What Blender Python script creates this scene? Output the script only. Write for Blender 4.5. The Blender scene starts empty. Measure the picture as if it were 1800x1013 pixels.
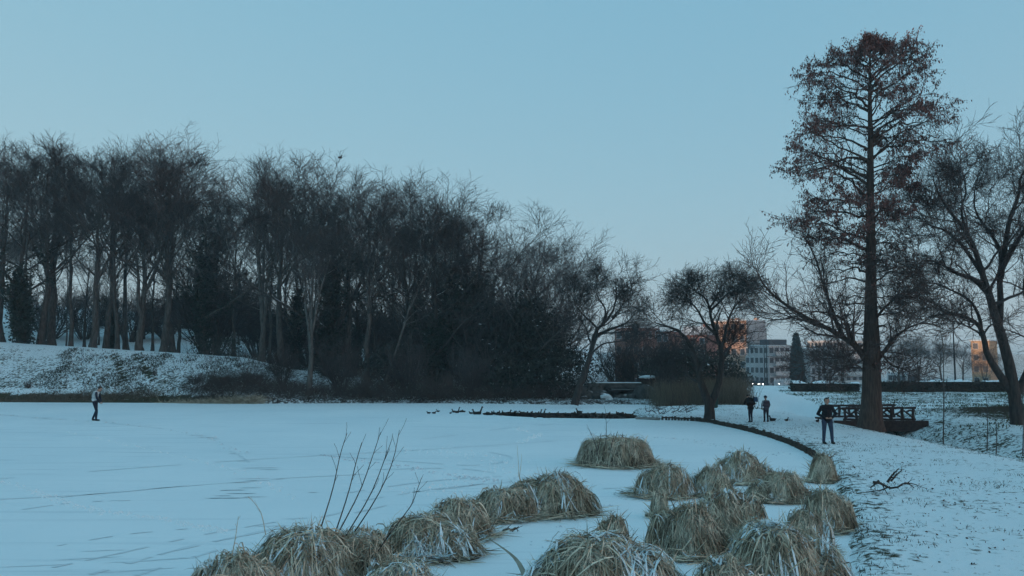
import bpy, math
import numpy as np
from mathutils import Vector, Matrix

# ------------------------------------------------------------------ camera, sky, sun, exposure
SC = bpy.context.scene
COL = SC.collection
F, CX, CY, HOR, CH = 1500.0, 900.0, 506.5, 628.0, 3.2     # photo measures: focal px, centre, horizon row, eye height m
PITCH = math.atan((HOR - CY) / F)
cam_d = bpy.data.cameras.new('camera'); cam_d.sensor_width = 36; cam_d.lens = 36 * F / 1800
cam_d.clip_end = 4000; cam_d.clip_start = 0.1
cam = bpy.data.objects.new('camera', cam_d); COL.objects.link(cam)
cam.location = (0, 0, CH); cam.rotation_euler = (math.pi / 2 + PITCH, 0, 0)
SC.camera = cam

SUN_EL = math.radians(6.5)
SUN_XY = np.array([-0.9, -0.436])                          # towards the sun: left and behind the viewer
w = bpy.data.worlds.new('World'); SC.world = w; w.use_nodes = True
nt = w.node_tree; nt.nodes.clear()
sky = nt.nodes.new('ShaderNodeTexSky'); sky.sky_type = 'NISHITA'; sky.sun_disc = False
sky.sun_elevation = SUN_EL; sky.sun_rotation = -math.atan2(SUN_XY[0], SUN_XY[1])
sky.altitude = 50; sky.air_density = 0.6; sky.dust_density = 1.5; sky.ozone_density = 2.0
sep = nt.nodes.new('ShaderNodeSeparateColor'); cmb = nt.nodes.new('ShaderNodeCombineColor')   # evener hazy sky, graded per channel; unseen zenith brightened to light the snow
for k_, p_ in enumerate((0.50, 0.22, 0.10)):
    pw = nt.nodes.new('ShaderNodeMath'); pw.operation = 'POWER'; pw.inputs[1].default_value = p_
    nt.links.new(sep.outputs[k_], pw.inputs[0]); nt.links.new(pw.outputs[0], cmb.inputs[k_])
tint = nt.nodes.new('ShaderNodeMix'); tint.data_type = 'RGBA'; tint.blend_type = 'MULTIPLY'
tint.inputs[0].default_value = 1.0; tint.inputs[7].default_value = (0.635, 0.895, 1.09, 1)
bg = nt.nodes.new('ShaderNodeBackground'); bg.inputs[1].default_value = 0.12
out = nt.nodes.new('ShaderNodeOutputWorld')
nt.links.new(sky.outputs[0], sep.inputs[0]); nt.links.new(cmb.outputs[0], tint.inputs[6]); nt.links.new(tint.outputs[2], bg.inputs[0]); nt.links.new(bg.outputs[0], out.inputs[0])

sd = bpy.data.lights.new('sun', 'SUN'); sd.energy = 0.95; sd.angle = math.radians(0.6); sd.color = (1.0, 0.62, 0.42)
sun = bpy.data.objects.new('sun', sd); COL.objects.link(sun)
sun.rotation_euler = Vector((SUN_XY[0] * math.cos(SUN_EL), SUN_XY[1] * math.cos(SUN_EL), math.sin(SUN_EL))).to_track_quat('Z', 'Y').to_euler()
sun.location = (-60, -30, 30)

vs = SC.view_settings; vs.view_transform = 'Standard'; vs.look = 'None'; vs.gamma = 1; vs.exposure = 2.2; vs.use_curve_mapping = False
SC.cycles.use_denoising = True; SC.cycles.use_adaptive_sampling = True; SC.cycles.adaptive_threshold = 0.02
SC.cycles.max_bounces = 4; SC.cycles.diffuse_bounces = 2; SC.cycles.glossy_bounces = 2; SC.cycles.transmission_bounces = 2
SC.cycles.volume_bounces = 0
SC.cycles.caustics_reflective = False; SC.cycles.caustics_refractive = False

# ------------------------------------------------------------------ measuring helpers
cP, sP = math.cos(PITCH), math.sin(PITCH)
def ray(px, py):
    dx, dy = (px - CX) / F, (CY - py) / F
    return np.array([dx, cP - sP * dy, sP + cP * dy])
def W(px, py, Y):                                          # world point seen at a photo pixel, at distance Y
    r = ray(px, py); return np.array([0, 0, CH]) + r * (Y / r[1])
def G(px, py, z=0.0):                                      # world point seen at a photo pixel, at height z
    r = ray(px, py); return np.array([0, 0, CH]) + r * ((z - CH) / r[2])
def sstep(a, b, x):
    t = np.clip((np.asarray(x, float) - a) / (b - a), 0, 1); return t * t * (3 - 2 * t)
_tab = np.random.default_rng(7).random((256, 256))
def vnoise(x, y):
    x = np.asarray(x, float); y = np.asarray(y, float)
    xi = np.floor(x).astype(int); yi = np.floor(y).astype(int); fx = x - xi; fy = y - yi
    fx = fx * fx * (3 - 2 * fx); fy = fy * fy * (3 - 2 * fy)
    a = _tab[xi & 255, yi & 255]; b = _tab[(xi + 1) & 255, yi & 255]; c = _tab[xi & 255, (yi + 1) & 255]; d = _tab[(xi + 1) & 255, (yi + 1) & 255]
    return (a * (1 - fx) + b * fx) * (1 - fy) + (c * (1 - fx) + d * fx) * fy
def fbm(x, y, o=4):
    s = 0; a = 1; n = 0
    for k in range(o):
        s = s + a * vnoise(x * 2 ** k + 17 * k, y * 2 ** k + 31 * k); n += a; a *= .5
    return s / n

def resample(pts, K):
    P = np.asarray(pts, float); n = len(P); t = np.linspace(0, n - 1, K); i = np.clip(t.astype(int), 0, n - 2); f = (t - i)[:, None]
    g = lambda j: P[np.clip(j, 0, n - 1)]
    a, b, c, d = g(i - 1), g(i), g(i + 1), g(i + 2)
    return .5 * (2 * b + (c - a) * f + (2 * a - 5 * b + 4 * c - d) * f ** 2 + (3 * b - a - 3 * c + d) * f ** 3)

# ------------------------------------------------------------------ object helpers
def mesh(name, V, faces, mats=(), smooth=False, midx=None, attrs=None):
    """faces: (N,4) or (N,3) integer array, or list of such arrays"""
    me = bpy.data.meshes.new(name)
    V = np.asarray(V, np.float32).reshape(-1, 3)
    fl = faces if isinstance(faces, list) else [faces]
    fl = [np.asarray(f, np.int32) for f in fl if len(f)]
    nl = sum(f.size for f in fl); nf = sum(len(f) for f in fl)
    me.vertices.add(len(V)); me.vertices.foreach_set('co', V.ravel())
    me.loops.add(nl); me.polygons.add(nf)
    if nf:
        me.loops.foreach_set('vertex_index', np.concatenate([f.ravel() for f in fl]))
        tot = np.concatenate([np.full(len(f), f.shape[1], np.int32) for f in fl])
        me.polygons.foreach_set('loop_start', np.concatenate([[0], np.cumsum(tot)[:-1]]).astype(np.int32))
        try: me.polygons.foreach_set('loop_total', tot)
        except Exception: pass
        me.polygons.foreach_set('use_smooth', np.full(nf, bool(smooth)))
        if midx is not None: me.polygons.foreach_set('material_index', np.asarray(midx, np.int32))
    for m in (mats if isinstance(mats, (list, tuple)) else [mats]): me.materials.append(m)
    if attrs:
        for k, v in attrs.items():
            a = me.attributes.new(k, 'FLOAT', 'POINT'); a.data.foreach_set('value', np.asarray(v, np.float32))
    me.update(calc_edges=True)
    return me
def obj(name, me, parent=None, loc=None, rz=0, scale=None, **props):
    o = bpy.data.objects.new(name, me); COL.objects.link(o)
    if parent: o.parent = parent
    if loc is not None: o.location = [float(v) for v in loc]
    if rz: o.rotation_euler = (0, 0, rz)
    if scale is not None: o.scale = scale
    for k, v in props.items(): o[k] = v
    return o
def thing(name, label, cat, loc=(0, 0, 0), rz=0, group=None, scale=None):
    o = obj(name, None, None, loc, rz, scale, label=label, category=cat)
    if group: o['group'] = group
    return o
def dup(root, loc, rz, scale, label, group=None):
    r = root.copy(); COL.objects.link(r); r.location = [float(v) for v in loc]; r.rotation_euler = (0, 0, rz); r.scale = scale; r['label'] = label
    if group: r['group'] = group
    elif 'group' in r: del r['group']
    for ch in list(root.children):
        c = ch.copy(); COL.objects.link(c); c.parent = r
        for g in list(ch.children):
            e = g.copy(); COL.objects.link(e); e.parent = c
    return r
class MB:                                                   # gathers boxes / tubes / arrays into one mesh
    def __init__(s): s.v = []; s.f = []; s.n = 0
    def add(s, V, Fq):
        V = np.asarray(V, float).reshape(-1, 3); s.v.append(V); s.f.append(np.asarray(Fq, np.int32) + s.n); s.n += len(V); return s
    def box(s, c, size, rz=0.0, taper=1.0):
        h = np.asarray(size, float) / 2
        p = np.array([[-1, -1, -1], [1, -1, -1], [1, 1, -1], [-1, 1, -1], [-1, -1, 1], [1, -1, 1], [1, 1, 1], [-1, 1, 1]], float) * h
        p[4:, :2] *= taper
        cs, sn = math.cos(rz), math.sin(rz)
        p = p @ np.array([[cs, sn, 0], [-sn, cs, 0], [0, 0, 1]]) + np.asarray(c, float)
        return s.add(p, [[0, 3, 2, 1], [4, 5, 6, 7], [0, 1, 5, 4], [1, 2, 6, 5], [2, 3, 7, 6], [3, 0, 4, 7]])
    def tube(s, pts, rad, S=8, cap=True):
        P = np.asarray(pts, float)[None]; R = np.broadcast_to(np.asarray(rad, float), (1, P.shape[1])); V, Q = tubes(P, R, S); s.add(V, Q)
        return s
    def build(s, name, mats, smooth=False):
        four = [f for f in s.f if f.shape[1] == 4]; three = [f for f in s.f if f.shape[1] == 3]
        fl = []
        if four: fl.append(np.concatenate(four))
        if three: fl.append(np.concatenate(three))
        return mesh(name, np.concatenate(s.v), fl, mats, smooth)

# ------------------------------------------------------------------ materials
def mat(name, col, rough=0.9, col2=None, scale=5.0, detail=4.0, bump=0.0, bscale=None, snow=0.0, island=0.0, rnd=0.0, spec=0.2, emit=None, estr=0.0, coord='Object', stretch=(1, 1, 1), metal=0.0, lo=.38, hi=.62):
    m = bpy.data.materials.new(name); m.use_nodes = True
    n = m.node_tree.nodes; l = m.node_tree.links; b = n['Principled BSDF']
    b.inputs['Roughness'].default_value = rough; b.inputs['Specular IOR Level'].default_value = spec; b.inputs['Metallic'].default_value = metal
    tc = n.new('ShaderNodeTexCoord'); mp = n.new('ShaderNodeMapping'); mp.inputs['Scale'].default_value = stretch
    l.new(tc.outputs[coord], mp.inputs[0]); vec = mp.outputs[0]
    cur = None
    def rgb(c):
        r = n.new('ShaderNodeRGB'); r.outputs[0].default_value = (*c, 1); return r.outputs[0]
    def mix(f, a, c, mode='MIX'):
        x = n.new('ShaderNodeMix'); x.data_type = 'RGBA'; x.blend_type = mode
        if isinstance(f, float): x.inputs[0].default_value = f
        else: l.new(f, x.inputs[0])
        l.new(a, x.inputs[6]); l.new(c, x.inputs[7]); return x.outputs[2]
    cur = rgb(col)
    if col2 is not None:
        t = n.new('ShaderNodeTexNoise'); t.inputs['Scale'].default_value = scale; t.inputs['Detail'].default_value = detail; l.new(vec, t.inputs['Vector'])
        r = n.new('ShaderNodeMapRange'); r.inputs[1].default_value = lo; r.inputs[2].default_value = hi; l.new(t.outputs[0], r.inputs[0])
        cur = mix(r.outputs[0], cur, rgb(col2))
    if island:
        g = n.new('ShaderNodeNewGeometry'); r = n.new('ShaderNodeMapRange'); r.inputs[3].default_value = 1 - island; r.inputs[4].default_value = 1 + island
        l.new(g.outputs['Random Per Island'], r.inputs[0]); cur = mix(1.0, cur, r.outputs[0], 'MULTIPLY')
    if rnd:
        g = n.new('ShaderNodeObjectInfo'); r = n.new('ShaderNodeMapRange'); r.inputs[3].default_value = 1 - rnd; r.inputs[4].default_value = 1 + rnd
        l.new(g.outputs['Random'], r.inputs[0]); cur = mix(1.0, cur, r.outputs[0], 'MULTIPLY')
    if snow:                                                # snow lying on faces that look up
        g = n.new('ShaderNodeNewGeometry'); sx = n.new('ShaderNodeSeparateXYZ'); l.new(g.outputs['Normal'], sx.inputs[0])
        r = n.new('ShaderNodeMapRange'); r.inputs[1].default_value = .55; r.inputs[2].default_value = .8; l.new(sx.outputs[2], r.inputs[0])
        t = n.new('ShaderNodeTexNoise'); t.inputs['Scale'].default_value = 1.3; t.inputs['Detail'].default_value = 3; l.new(tc.outputs['Object'], t.inputs['Vector'])
        q = n.new('ShaderNodeMapRange'); q.inputs[1].default_value = .72 - snow * .4; q.inputs[2].default_value = .8 - snow * .4; l.new(t.outputs[0], q.inputs[0])
        k = n.new('ShaderNodeMath'); k.operation = 'MULTIPLY'; l.new(r.outputs[0], k.inputs[0]); l.new(q.outputs[0], k.inputs[1])
        cur = mix(k.outputs[0], cur, rgb((.8, .87, .88)))
    l.new(cur, b.inputs['Base Color'])
    if bump:
        t = n.new('ShaderNodeTexNoise'); t.inputs['Scale'].default_value = bscale or scale * 3; t.inputs['Detail'].default_value = 5; l.new(vec, t.inputs['Vector'])
        bp = n.new('ShaderNodeBump'); bp.inputs['Strength'].default_value = bump; bp.inputs['Distance'].default_value = .05; l.new(t.outputs[0], bp.inputs['Height']); l.new(bp.outputs[0], b.inputs['Normal'])
    if emit:
        b.inputs['Emission Color'].default_value = (*emit, 1); b.inputs['Emission Strength'].default_value = estr
    return m
M = {}
M['bark'] = mat('bark', (.058, .050, .044), col2=(.12, .105, .092), scale=4, stretch=(3, 3, .6), bump=.6, bscale=9, snow=.45, rnd=.3)
M['bark_red'] = mat('bark_red', (.055, .036, .030), col2=(.10, .070, .056), scale=5, stretch=(4, 4, .4), bump=.8, bscale=9, rnd=.1)
M['bark_pale'] = mat('bark_pale', (.16, .15, .135), col2=(.075, .068, .06), scale=3, stretch=(2, 2, .5), bump=.5, bscale=8, snow=.5)
M['bark_old'] = mat('bark_old', (.034, .028, .026), col2=(.07, .058, .05), scale=4, stretch=(3, 3, .6), bump=.7, bscale=8, snow=.35)
M['twig'] = mat('twig', (.068, .059, .056), rnd=.3, island=.3)
M['twig_warm'] = mat('twig_warm', (.085, .062, .056), rnd=.25, island=.3)
M['cypress_leaf'] = mat('cypress_leaf', (.17, .078, .066), island=.5)
M['ivy'] = mat('ivy', (.020, .028, .018), rough=.6, island=.5, rnd=.2, spec=.3)
M['evergreen'] = mat('evergreen', (.036, .040, .032), rough=.7, island=.5, rnd=.3, snow=.28)
M['hedge'] = mat('hedge', (.030, .026, .020), island=.5, col2=(.045, .040, .028), scale=2)
M['conifer'] = mat('conifer', (.018, .032, .030), island=.4)
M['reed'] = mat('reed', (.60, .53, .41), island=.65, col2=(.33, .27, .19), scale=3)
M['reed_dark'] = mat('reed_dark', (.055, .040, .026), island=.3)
M['reed_far'] = mat('reed_far', (.15, .125, .09), island=.5)
M['bramble'] = mat('bramble', (.085, .068, .058), island=.4)
M['grass_dry'] = mat('grass_dry', (.055, .050, .030), island=.5)
M['leaf_dead'] = mat('leaf_dead', (.075, .040, .028), island=.5)
M['snow'] = mat('snow', (.84, .92, .93), rough=.7, bump=.35, bscale=14)
M['snow_dirty'] = mat('snow_dirty', (.58, .64, .67), rough=.8, col2=(.74, .80, .82), scale=6)
M['wet_ice'] = mat('wet_ice', (.16, .20, .22), rough=.3, spec=.4, col2=(.42, .49, .52), scale=3)
M['water'] = mat('water', (.010, .016, .019), rough=.12, spec=.5, bump=.25, bscale=4)
M['wood_dark'] = mat('wood_dark', (.045, .035, .028), col2=(.08, .064, .05), scale=8, bump=.4, snow=.3)
M['rustic'] = mat('rustic', (.040, .028, .027), col2=(.065, .048, .043), scale=9, bump=.5)
M['rock'] = mat('rock', (.055, .055, .052), col2=(.11, .108, .10), scale=3, bump=.8, snow=.5)
M['iron'] = mat('iron', (.02, .024, .026), rough=.5, metal=.3)
M['bin'] = mat('bin', (.018, .060, .050), rough=.5)

# ------------------------------------------------------------------ the pond outline and the lie of the land
shore_px = [(1500, 1013), (1494, 940), (1480, 880), (1464, 840), (1446, 815), (1420, 797), (1380, 778), (1330, 762), (1280, 750), (1230, 741), (1170, 737.5), (1128, 735),
            (1112, 728), (1116, 722), (1150, 718), (1215, 714.5), (1150, 711.5), (1060, 711), (1000, 712), (900, 710), (750, 709), (600, 709), (450, 710), (300, 708.5), (150, 708), (0, 707), (-150, 706)]
POND = [G(a, b)[:2] for a, b in shore_px] + [np.array(p, float) for p in [(-48, 56), (-52, 40), (-44, 20), (-30, 11), (-14, 9), (0, 8.6), (3.4, 9.2)]]
POND = np.array(POND)
def sdist(x, y):
    x = np.asarray(x, float); y = np.asarray(y, float); best = np.full(x.shape, 1e9); ins = np.zeros(x.shape, bool)
    n = len(POND)
    for i in range(n):
        a = POND[i]; b = POND[(i + 1) % n]; e = b - a
        t = np.clip(((x - a[0]) * e[0] + (y - a[1]) * e[1]) / (e @ e), 0, 1)
        best = np.minimum(best, (x - a[0] - t * e[0]) ** 2 + (y - a[1] - t * e[1]) ** 2)
        c = (a[1] > y) != (b[1] > y)
        with np.errstate(divide='ignore', invalid='ignore'):
            ins ^= c & (x < e[0] * (y - a[1]) / (e[1] if e[1] != 0 else 1e-9) + a[0])
    d = np.sqrt(best); return np.where(ins, -d, d)
def gz(x, y, rough=True):
    x = np.asarray(x, float); y = np.asarray(y, float); d = sdist(x, y)
    px = np.clip(CX + F * x / np.maximum(y, 30), -400, 2400)
    C = np.interp(px, [-400, 0, 430, 520, 640, 800, 1000, 1100], [4.8, 4.46, 3.2, 2.2, 1.4, 1.0, .6, .45])
    H2 = np.interp(px, [-400, 0, 300, 500, 700, 900, 1050, 1150], [7, 6.6, 6.2, 5.4, 5.2, 3.0, .8, 0])
    ramp = np.clip((d - .3) / 8.4, 0, 1) ** .92
    N = .12 * sstep(0, .5, d) + (C - .12) * ramp - .35 * sstep(8.9, 12, d) * sstep(600, 400, px) + H2 * sstep(15, 62, d)
    N = N + .25 * (fbm(x * .4, y * .4) - .5) * sstep(10, 14, d)
    E = .13 + .12 * sstep(0, 8, d)
    E = E - .95 * np.exp(-((x - 18) / 1.9) ** 2) * sstep(4, 16, y) * (1 - sstep(52, 62, y))
    E = E + .35 * np.exp(-(((x - 27) / 4.5) ** 2 + ((y - 45) / 5) ** 2))
    E = E + 1.45 * (1 - sstep(2.0, 9.5, np.hypot(x, y + 1)))
    E = E + .12 * (fbm(x * .35 + 5, y * .35) - .5) * sstep(.5, 3, d)
    wN = np.maximum(sstep(50, 57, y) * (1 - sstep(1090, 1210, px)), sstep(34, 46, -x) * sstep(-10, 30, y))
    z = wN * N + (1 - wN) * E * sstep(-.15, .3, d)
    drop = sstep(86, 145, y) * sstep(950, 1100, px)
    z = z * (1 - drop) - 3.6 * drop
    z = z + 8.5 * sstep(300, 500, y)                        # low ridge closing the view behind the street
    t = x * SUN_XY[0] + y * SUN_XY[1]                       # unseen hill added on the sunward side, shaped to shade the park
    hl = sstep(30, 115, t) * sstep(0, 1, d); z = z * (1 - hl) + 34.5 * hl
    if rough: z = z + .05 * (fbm(x * 1.7, y * 1.7, 3) - .5) * sstep(.2, 1.2, d)
    return np.where(d > 0, z, -.55 * sstep(0, .9, -d) - .02)

def axis(*seg):
    o = []
    for a, b, s in seg: o.append(np.arange(a, b, s))
    return np.concatenate(o + [[seg[-1][1]]])
xs = axis((-330, -62, 9), (-62, -42, 1.0), (-42, 36, .34), (36, 70, 1.0), (70, 330, 10))
ys = axis((-260, -10, 10), (-10, 8, .8), (8, 67, .32), (67, 100, .8), (100, 160, 2.5), (160, 520, 12))
GX, GY = np.meshgrid(xs, ys); GZ = gz(GX, GY)
nx, ny = len(xs), len(ys)
ii = (np.arange(ny - 1)[:, None] * nx + np.arange(nx - 1)[None]).ravel()
gq = np.stack([ii, ii + 1, ii + 1 + nx, ii + nx], 1)
D = sdist(GX, GY); PXg = CX + F * GX / np.maximum(GY, 8)
def north(x, y):
    return sstep(50, 57, y) * (1 - sstep(1090, 1210, np.clip(CX + F * x / np.maximum(y, 30), -400, 2400)))
wN = north(GX, GY)
snowN = np.where(D < 1.0, .30, np.where(D < 9.2, .66, .70)) - .12 * sstep(9, 4, D) * (D > 1.6)
woodm = sstep(380, 500, PXg) * wN
snowN = snowN * (1 - woodm) + woodm * (.58 - .10 * sstep(7, 2, D))
track = np.minimum(np.abs(PXg - (218 + (D - 4) * -4)), np.abs(PXg - (240 + (8 - D) * 7))) ; snowN = snowN - .25 * (track < 5) * (D > 3) * (D < 8.5)
crest = (D > 8.3) & (D < 10.6) & (PXg < 440); snowN = np.where(crest, .95, snowN)
snowE = .665 - .10 * sstep(1.3, .2, D)
snowE = np.where((GX > 15) & (GX < 20.6) & (GY < 62), .56, snowE)
path = np.exp(-(((GX - (15 + (GY - 40) * .17)) / (2.6 + .02 * GY)) ** 2)) * sstep(38, 46, GY)
snowE = snowE + (.80 - snowE) * np.clip(path * 1.3, 0, 1)
lawn = sstep(48, 62, GY) * (1 - path); snowE = snowE * (1 - lawn) + .52 * lawn
hump = np.exp(-(((GX - 26) / 4) ** 2 + ((GY - 44) / 4) ** 2)); snowE = snowE - .45 * hump
SN = wN * snowN + (1 - wN) * snowE
LEAF = np.clip(np.maximum(woodm, hump), 0, 1)

def ground_mat():
    m = bpy.data.materials.new('snowy_ground'); m.use_nodes = True
    n = m.node_tree.nodes; l = m.node_tree.links; b = n['Principled BSDF']; b.inputs['Roughness'].default_value = .9; b.inputs['Specular IOR Level'].default_value = .0
    tc = n.new('ShaderNodeTexCoord')
    def noise(s, det, rough=.6, vec=None):
        t = n.new('ShaderNodeTexNoise'); t.inputs['Scale'].default_value = s; t.inputs['Detail'].default_value = det; t.inputs['Roughness'].default_value = rough; l.new(vec or tc.outputs['Object'], t.inputs['Vector']); return t.outputs[0]
    def mth(op, a, c):
        k = n.new('ShaderNodeMath'); k.operation = op
        for i, v in enumerate((a, c)):
            if isinstance(v, (int, float)): k.inputs[i].default_value = v
            else: l.new(v, k.inputs[i])
        return k.outputs[0]
    at = n.new('ShaderNodeAttribute'); at.attribute_name = 'snow'; lf = n.new('ShaderNodeAttribute'); lf.attribute_name = 'leaf'
    nn = mth('ADD', mth('MULTIPLY', noise(5.5, 5, .7), .72), mth('MULTIPLY', noise(.7, 3), .28))
    v = mth('SUBTRACT', mth('ADD', mth('MULTIPLY', mth('SUBTRACT', at.outputs['Fac'], .5), .62), .5), nn)
    r = n.new('ShaderNodeMapRange'); r.inputs[1].default_value = -.035; r.inputs[2].default_value = .05; l.new(v, r.inputs[0])
    def mixc(f, a, c):
        x = n.new('ShaderNodeMix'); x.data_type = 'RGBA'
        l.new(f, x.inputs[0])
        for i, q in ((6, a), (7, c)):
            if isinstance(q, tuple): x.inputs[i].default_value = (*q, 1)
            else: l.new(q, x.inputs[i])
        return x.outputs[2]
    gr = mixc(noise(3, 3), (.040, .045, .024), (.085, .075, .045))
    lt = mixc(noise(6, 3), (.040, .028, .022), (.075, .055, .042))
    dark = mixc(lf.outputs['Fac'], gr, lt)
    sn = mixc(noise(.35, 3), (.82, .89, .90), (.90, .95, .95))
    l.new(mixc(r.outputs[0], dark, sn), b.inputs['Base Color'])
    bp = n.new('ShaderNodeBump'); bp.inputs['Strength'].default_value = .8; bp.inputs['Distance'].default_value = .07
    l.new(mth('ADD', noise(5.5, 5, .7), mth('MULTIPLY', noise(1.6, 2), .6)), bp.inputs['Height']); l.new(bp.outputs[0], b.inputs['Normal'])
    return m
M['ground'] = ground_mat()
ground = obj('ground', mesh('ground', np.stack([GX, GY, GZ], -1).reshape(-1, 3), gq, M['ground'], True, attrs={'snow': SN.ravel(), 'leaf': LEAF.ravel()}), kind='structure',
             label='snow-dusted banks and slopes around the frozen pond')

# ---- the frozen pond
def ice_mat():
    m = bpy.data.materials.new('snow_on_ice'); m.use_nodes = True
    n = m.node_tree.nodes; l = m.node_tree.links; b = n['Principled BSDF']; b.inputs['Roughness'].default_value = .8; b.inputs['Specular IOR Level'].default_value = 0.0
    tc = n.new('ShaderNodeTexCoord')
    def noise(s, det, st=(1, 1, 1), rz=0.0, dist=0.0):
        mp = n.new('ShaderNodeMapping'); mp.inputs['Scale'].default_value = st; mp.inputs['Rotation'].default_value = (0, 0, rz); l.new(tc.outputs['Object'], mp.inputs[0])
        t = n.new('ShaderNodeTexNoise'); t.inputs['Scale'].default_value = s; t.inputs['Detail'].default_value = det; t.inputs['Distortion'].default_value = dist; l.new(mp.outputs[0], t.inputs['Vector']); return t.outputs[0]
    def rng(x, a, c, lo=0., hi=1.):
        r = n.new('ShaderNodeMapRange'); r.inputs[1].default_value = a; r.inputs[2].default_value = c; r.inputs[3].default_value = lo; r.inputs[4].default_value = hi; l.new(x, r.inputs[0]); return r.outputs[0]
    def mth(op, a, c):
        k = n.new('ShaderNodeMath'); k.operation = op
        for i, v in enumerate((a, c)):
            if isinstance(v, (int, float)): k.inputs[i].default_value = v
            else: l.new(v, k.inputs[i])
        return k.outputs[0]
    def mixc(f, a, c):
        x = n.new('ShaderNodeMix'); x.data_type = 'RGBA'; l.new(f, x.inputs[0])
        for i, q in ((6, a), (7, c)):
            if isinstance(q, tuple): x.inputs[i].default_value = (*q, 1)
            else: l.new(q, x.inputs[i])
        return x.outputs[2]
    base = mixc(rng(noise(.16, 4), .35, .65), (.84, .91, .92), (.91, .965, .965))
    str1 = noise(1.0, 4, (.22, 2.6, 1), math.radians(-24), .6)     # wind-scoured streaks
    zone = rng(noise(.09, 2, (1, 1, 1), 0), .42, .60)
    k1 = mth('MULTIPLY', rng(str1, .56, .68), zone)
    c2 = mixc(mth('MULTIPLY', k1, .5), base, (.62, .69, .71))
    str2 = noise(.8, 3, (.12, 3.4, 1), math.radians(-9), .3)
    c3 = mixc(mth('MULTIPLY', rng(str2, .60, .75), .35), c2, (.55, .62, .65))
    l.new(c3, b.inputs['Base Color'])
    bp = n.new('ShaderNodeBump'); bp.inputs['Strength'].default_value = .3; bp.inputs['Distance'].default_value = .04
    l.new(mth('ADD', mth('MULTIPLY', str1, .9), mth('MULTIPLY', noise(5, 4), .22)), bp.inputs['Height']); l.new(bp.outputs[0], b.inputs['Normal'])
    return m
M['ice'] = ice_mat()
ix = np.arange(-58, 26, .6); iy = np.arange(6, 66, .6); IX, IY = np.meshgrid(ix, iy); ID = sdist(IX, IY)
q0 = (np.arange(len(iy) - 1)[:, None] * len(ix) + np.arange(len(ix) - 1)[None]).ravel()
qq = np.stack([q0, q0 + 1, q0 + 1 + len(ix), q0 + len(ix)], 1)
qq = qq[(ID.ravel()[qq] < .75).all(1)]
used, inv = np.unique(qq, return_inverse=True)
ice = obj('pond_ice', mesh('pond_ice', np.stack([IX, IY, 0 * IX], -1).reshape(-1, 3)[used], inv.reshape(-1, 4), M['ice'], True), kind='structure', label='snow-covered ice of the frozen pond')

def blob_patch(name, c, rx, ry, rz, m, parent, z=.004, seed=0, n=26, jag=.35, **kw):
    r = np.random.default_rng(seed); a = np.linspace(0, 2 * np.pi, n, endpoint=False)
    k = 1 + jag * (r.random(n) - .5) * 2
    x = np.cos(a) * rx * k; y = np.sin(a) * ry * k; cs, sn = math.cos(rz), math.sin(rz)
    V = np.stack([c[0] + x * cs - y * sn, c[1] + x * sn + y * cs, np.full(n, z)], 1)
    V = np.concatenate([V, [[c[0], c[1], z]]])
    return obj(name, mesh(name, V, np.stack([np.arange(n), (np.arange(n) + 1) % n, np.full(n, n)], 1), m), parent, **kw)
M['track'] = mat('track', (.69, .76, .78), rough=.8, col2=(.80, .87, .88), scale=2)
# wet streaks where the ice shows dark
for k, (px, py, a, b_, rz) in enumerate([(458, 823, .55, .035, .08), (472, 826, .25, .03, .05), (410, 862, .30, .05, .1), (425, 868, .32, .04, .0), (400, 876, .42, .045, .05), (440, 858, .22, .03, .1), (392, 872, .2, .03, -.1), (447, 874, .25, .03, 0),
                                         (430, 811, .35, .02, .02), (440, 842, .4, .018, .1), (455, 845, .3, .02, .05), (422, 849, .3, .02, .05), (550, 866, .12, .03, 0), (360, 769, .35, .06, -.1), (375, 772, .2, .05, .2), (347, 766, .35, .04, 0), (75, 735, .5, .09, 0), (8, 730, .4, .1, 0), (95, 737, .8, .05, 0), (412, 798, .2, .04, 0), (435, 797, .2, .03, 0),
                                         (520, 912, .25, .03, .2), (480, 925, .35, .03, .15), (150, 982, .5, .03, .25), (60, 995, .5, .03, .2), (185, 968, .35, .03, .2), (270, 985, .6, .04, .3), (240, 1003, .5, .04, .3)]):
    blob_patch('wet_streak', G(px, py), a, b_, rz, M['wet_ice'] if k < 20 else M['track'], ice, seed=k)
# ruffled snow along the tracks walked and skated over the ice: small crumbs
rg = np.random.default_rng(3)
def crumbs(name, path, n, spread, size, seed, m):
    r = np.random.default_rng(seed); P = np.array([G(a, b)[:2] for a, b in path]); t = r.random(n) * (len(P) - 1); i = np.minimum(t.astype(int), len(P) - 2); f = (t - i)[:, None]
    C = P[i] * (1 - f) + P[i + 1] * f + r.normal(0, spread, (n, 2)); s = size * (.4 + r.random(n))
    base = np.array([[-1, -.8, -.15], [1, -.7, -.15], [.8, .9, -.15], [-.9, .8, -.15], [.1, 0, .7]])
    V = C[:, None, :].repeat(5, 1); V = np.concatenate([V, np.zeros((n, 5, 1))], 2) + base[None] * s[:, None, None] * (.7 + .6 * r.random((n, 5, 1)))
    T = np.array([[0, 1, 4], [1, 2, 4], [2, 3, 4], [3, 0, 4]])[None] + (np.arange(n) * 5)[:, None, None]
    return obj(name, mesh(name, V.reshape(-1, 3), T.reshape(-1, 3), m), ice, kind='stuff')
crumbs('track_snow', [(0, 845), (60, 865), (110, 884), (170, 898), (240, 906), (300, 916), (360, 928), (400, 936)], 260, .09, .045, 1, M['snow'])
crumbs('track_snow', [(905, 752), (925, 759), (948, 766), (930, 772), (910, 780)], 70, .12, .07, 2, M['snow'])
crumbs('track_snow', [(700, 790), (760, 795), (840, 800), (900, 812), (880, 830), (800, 850), (730, 872)], 220, .5, .05, 4, M['snow'])
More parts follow.
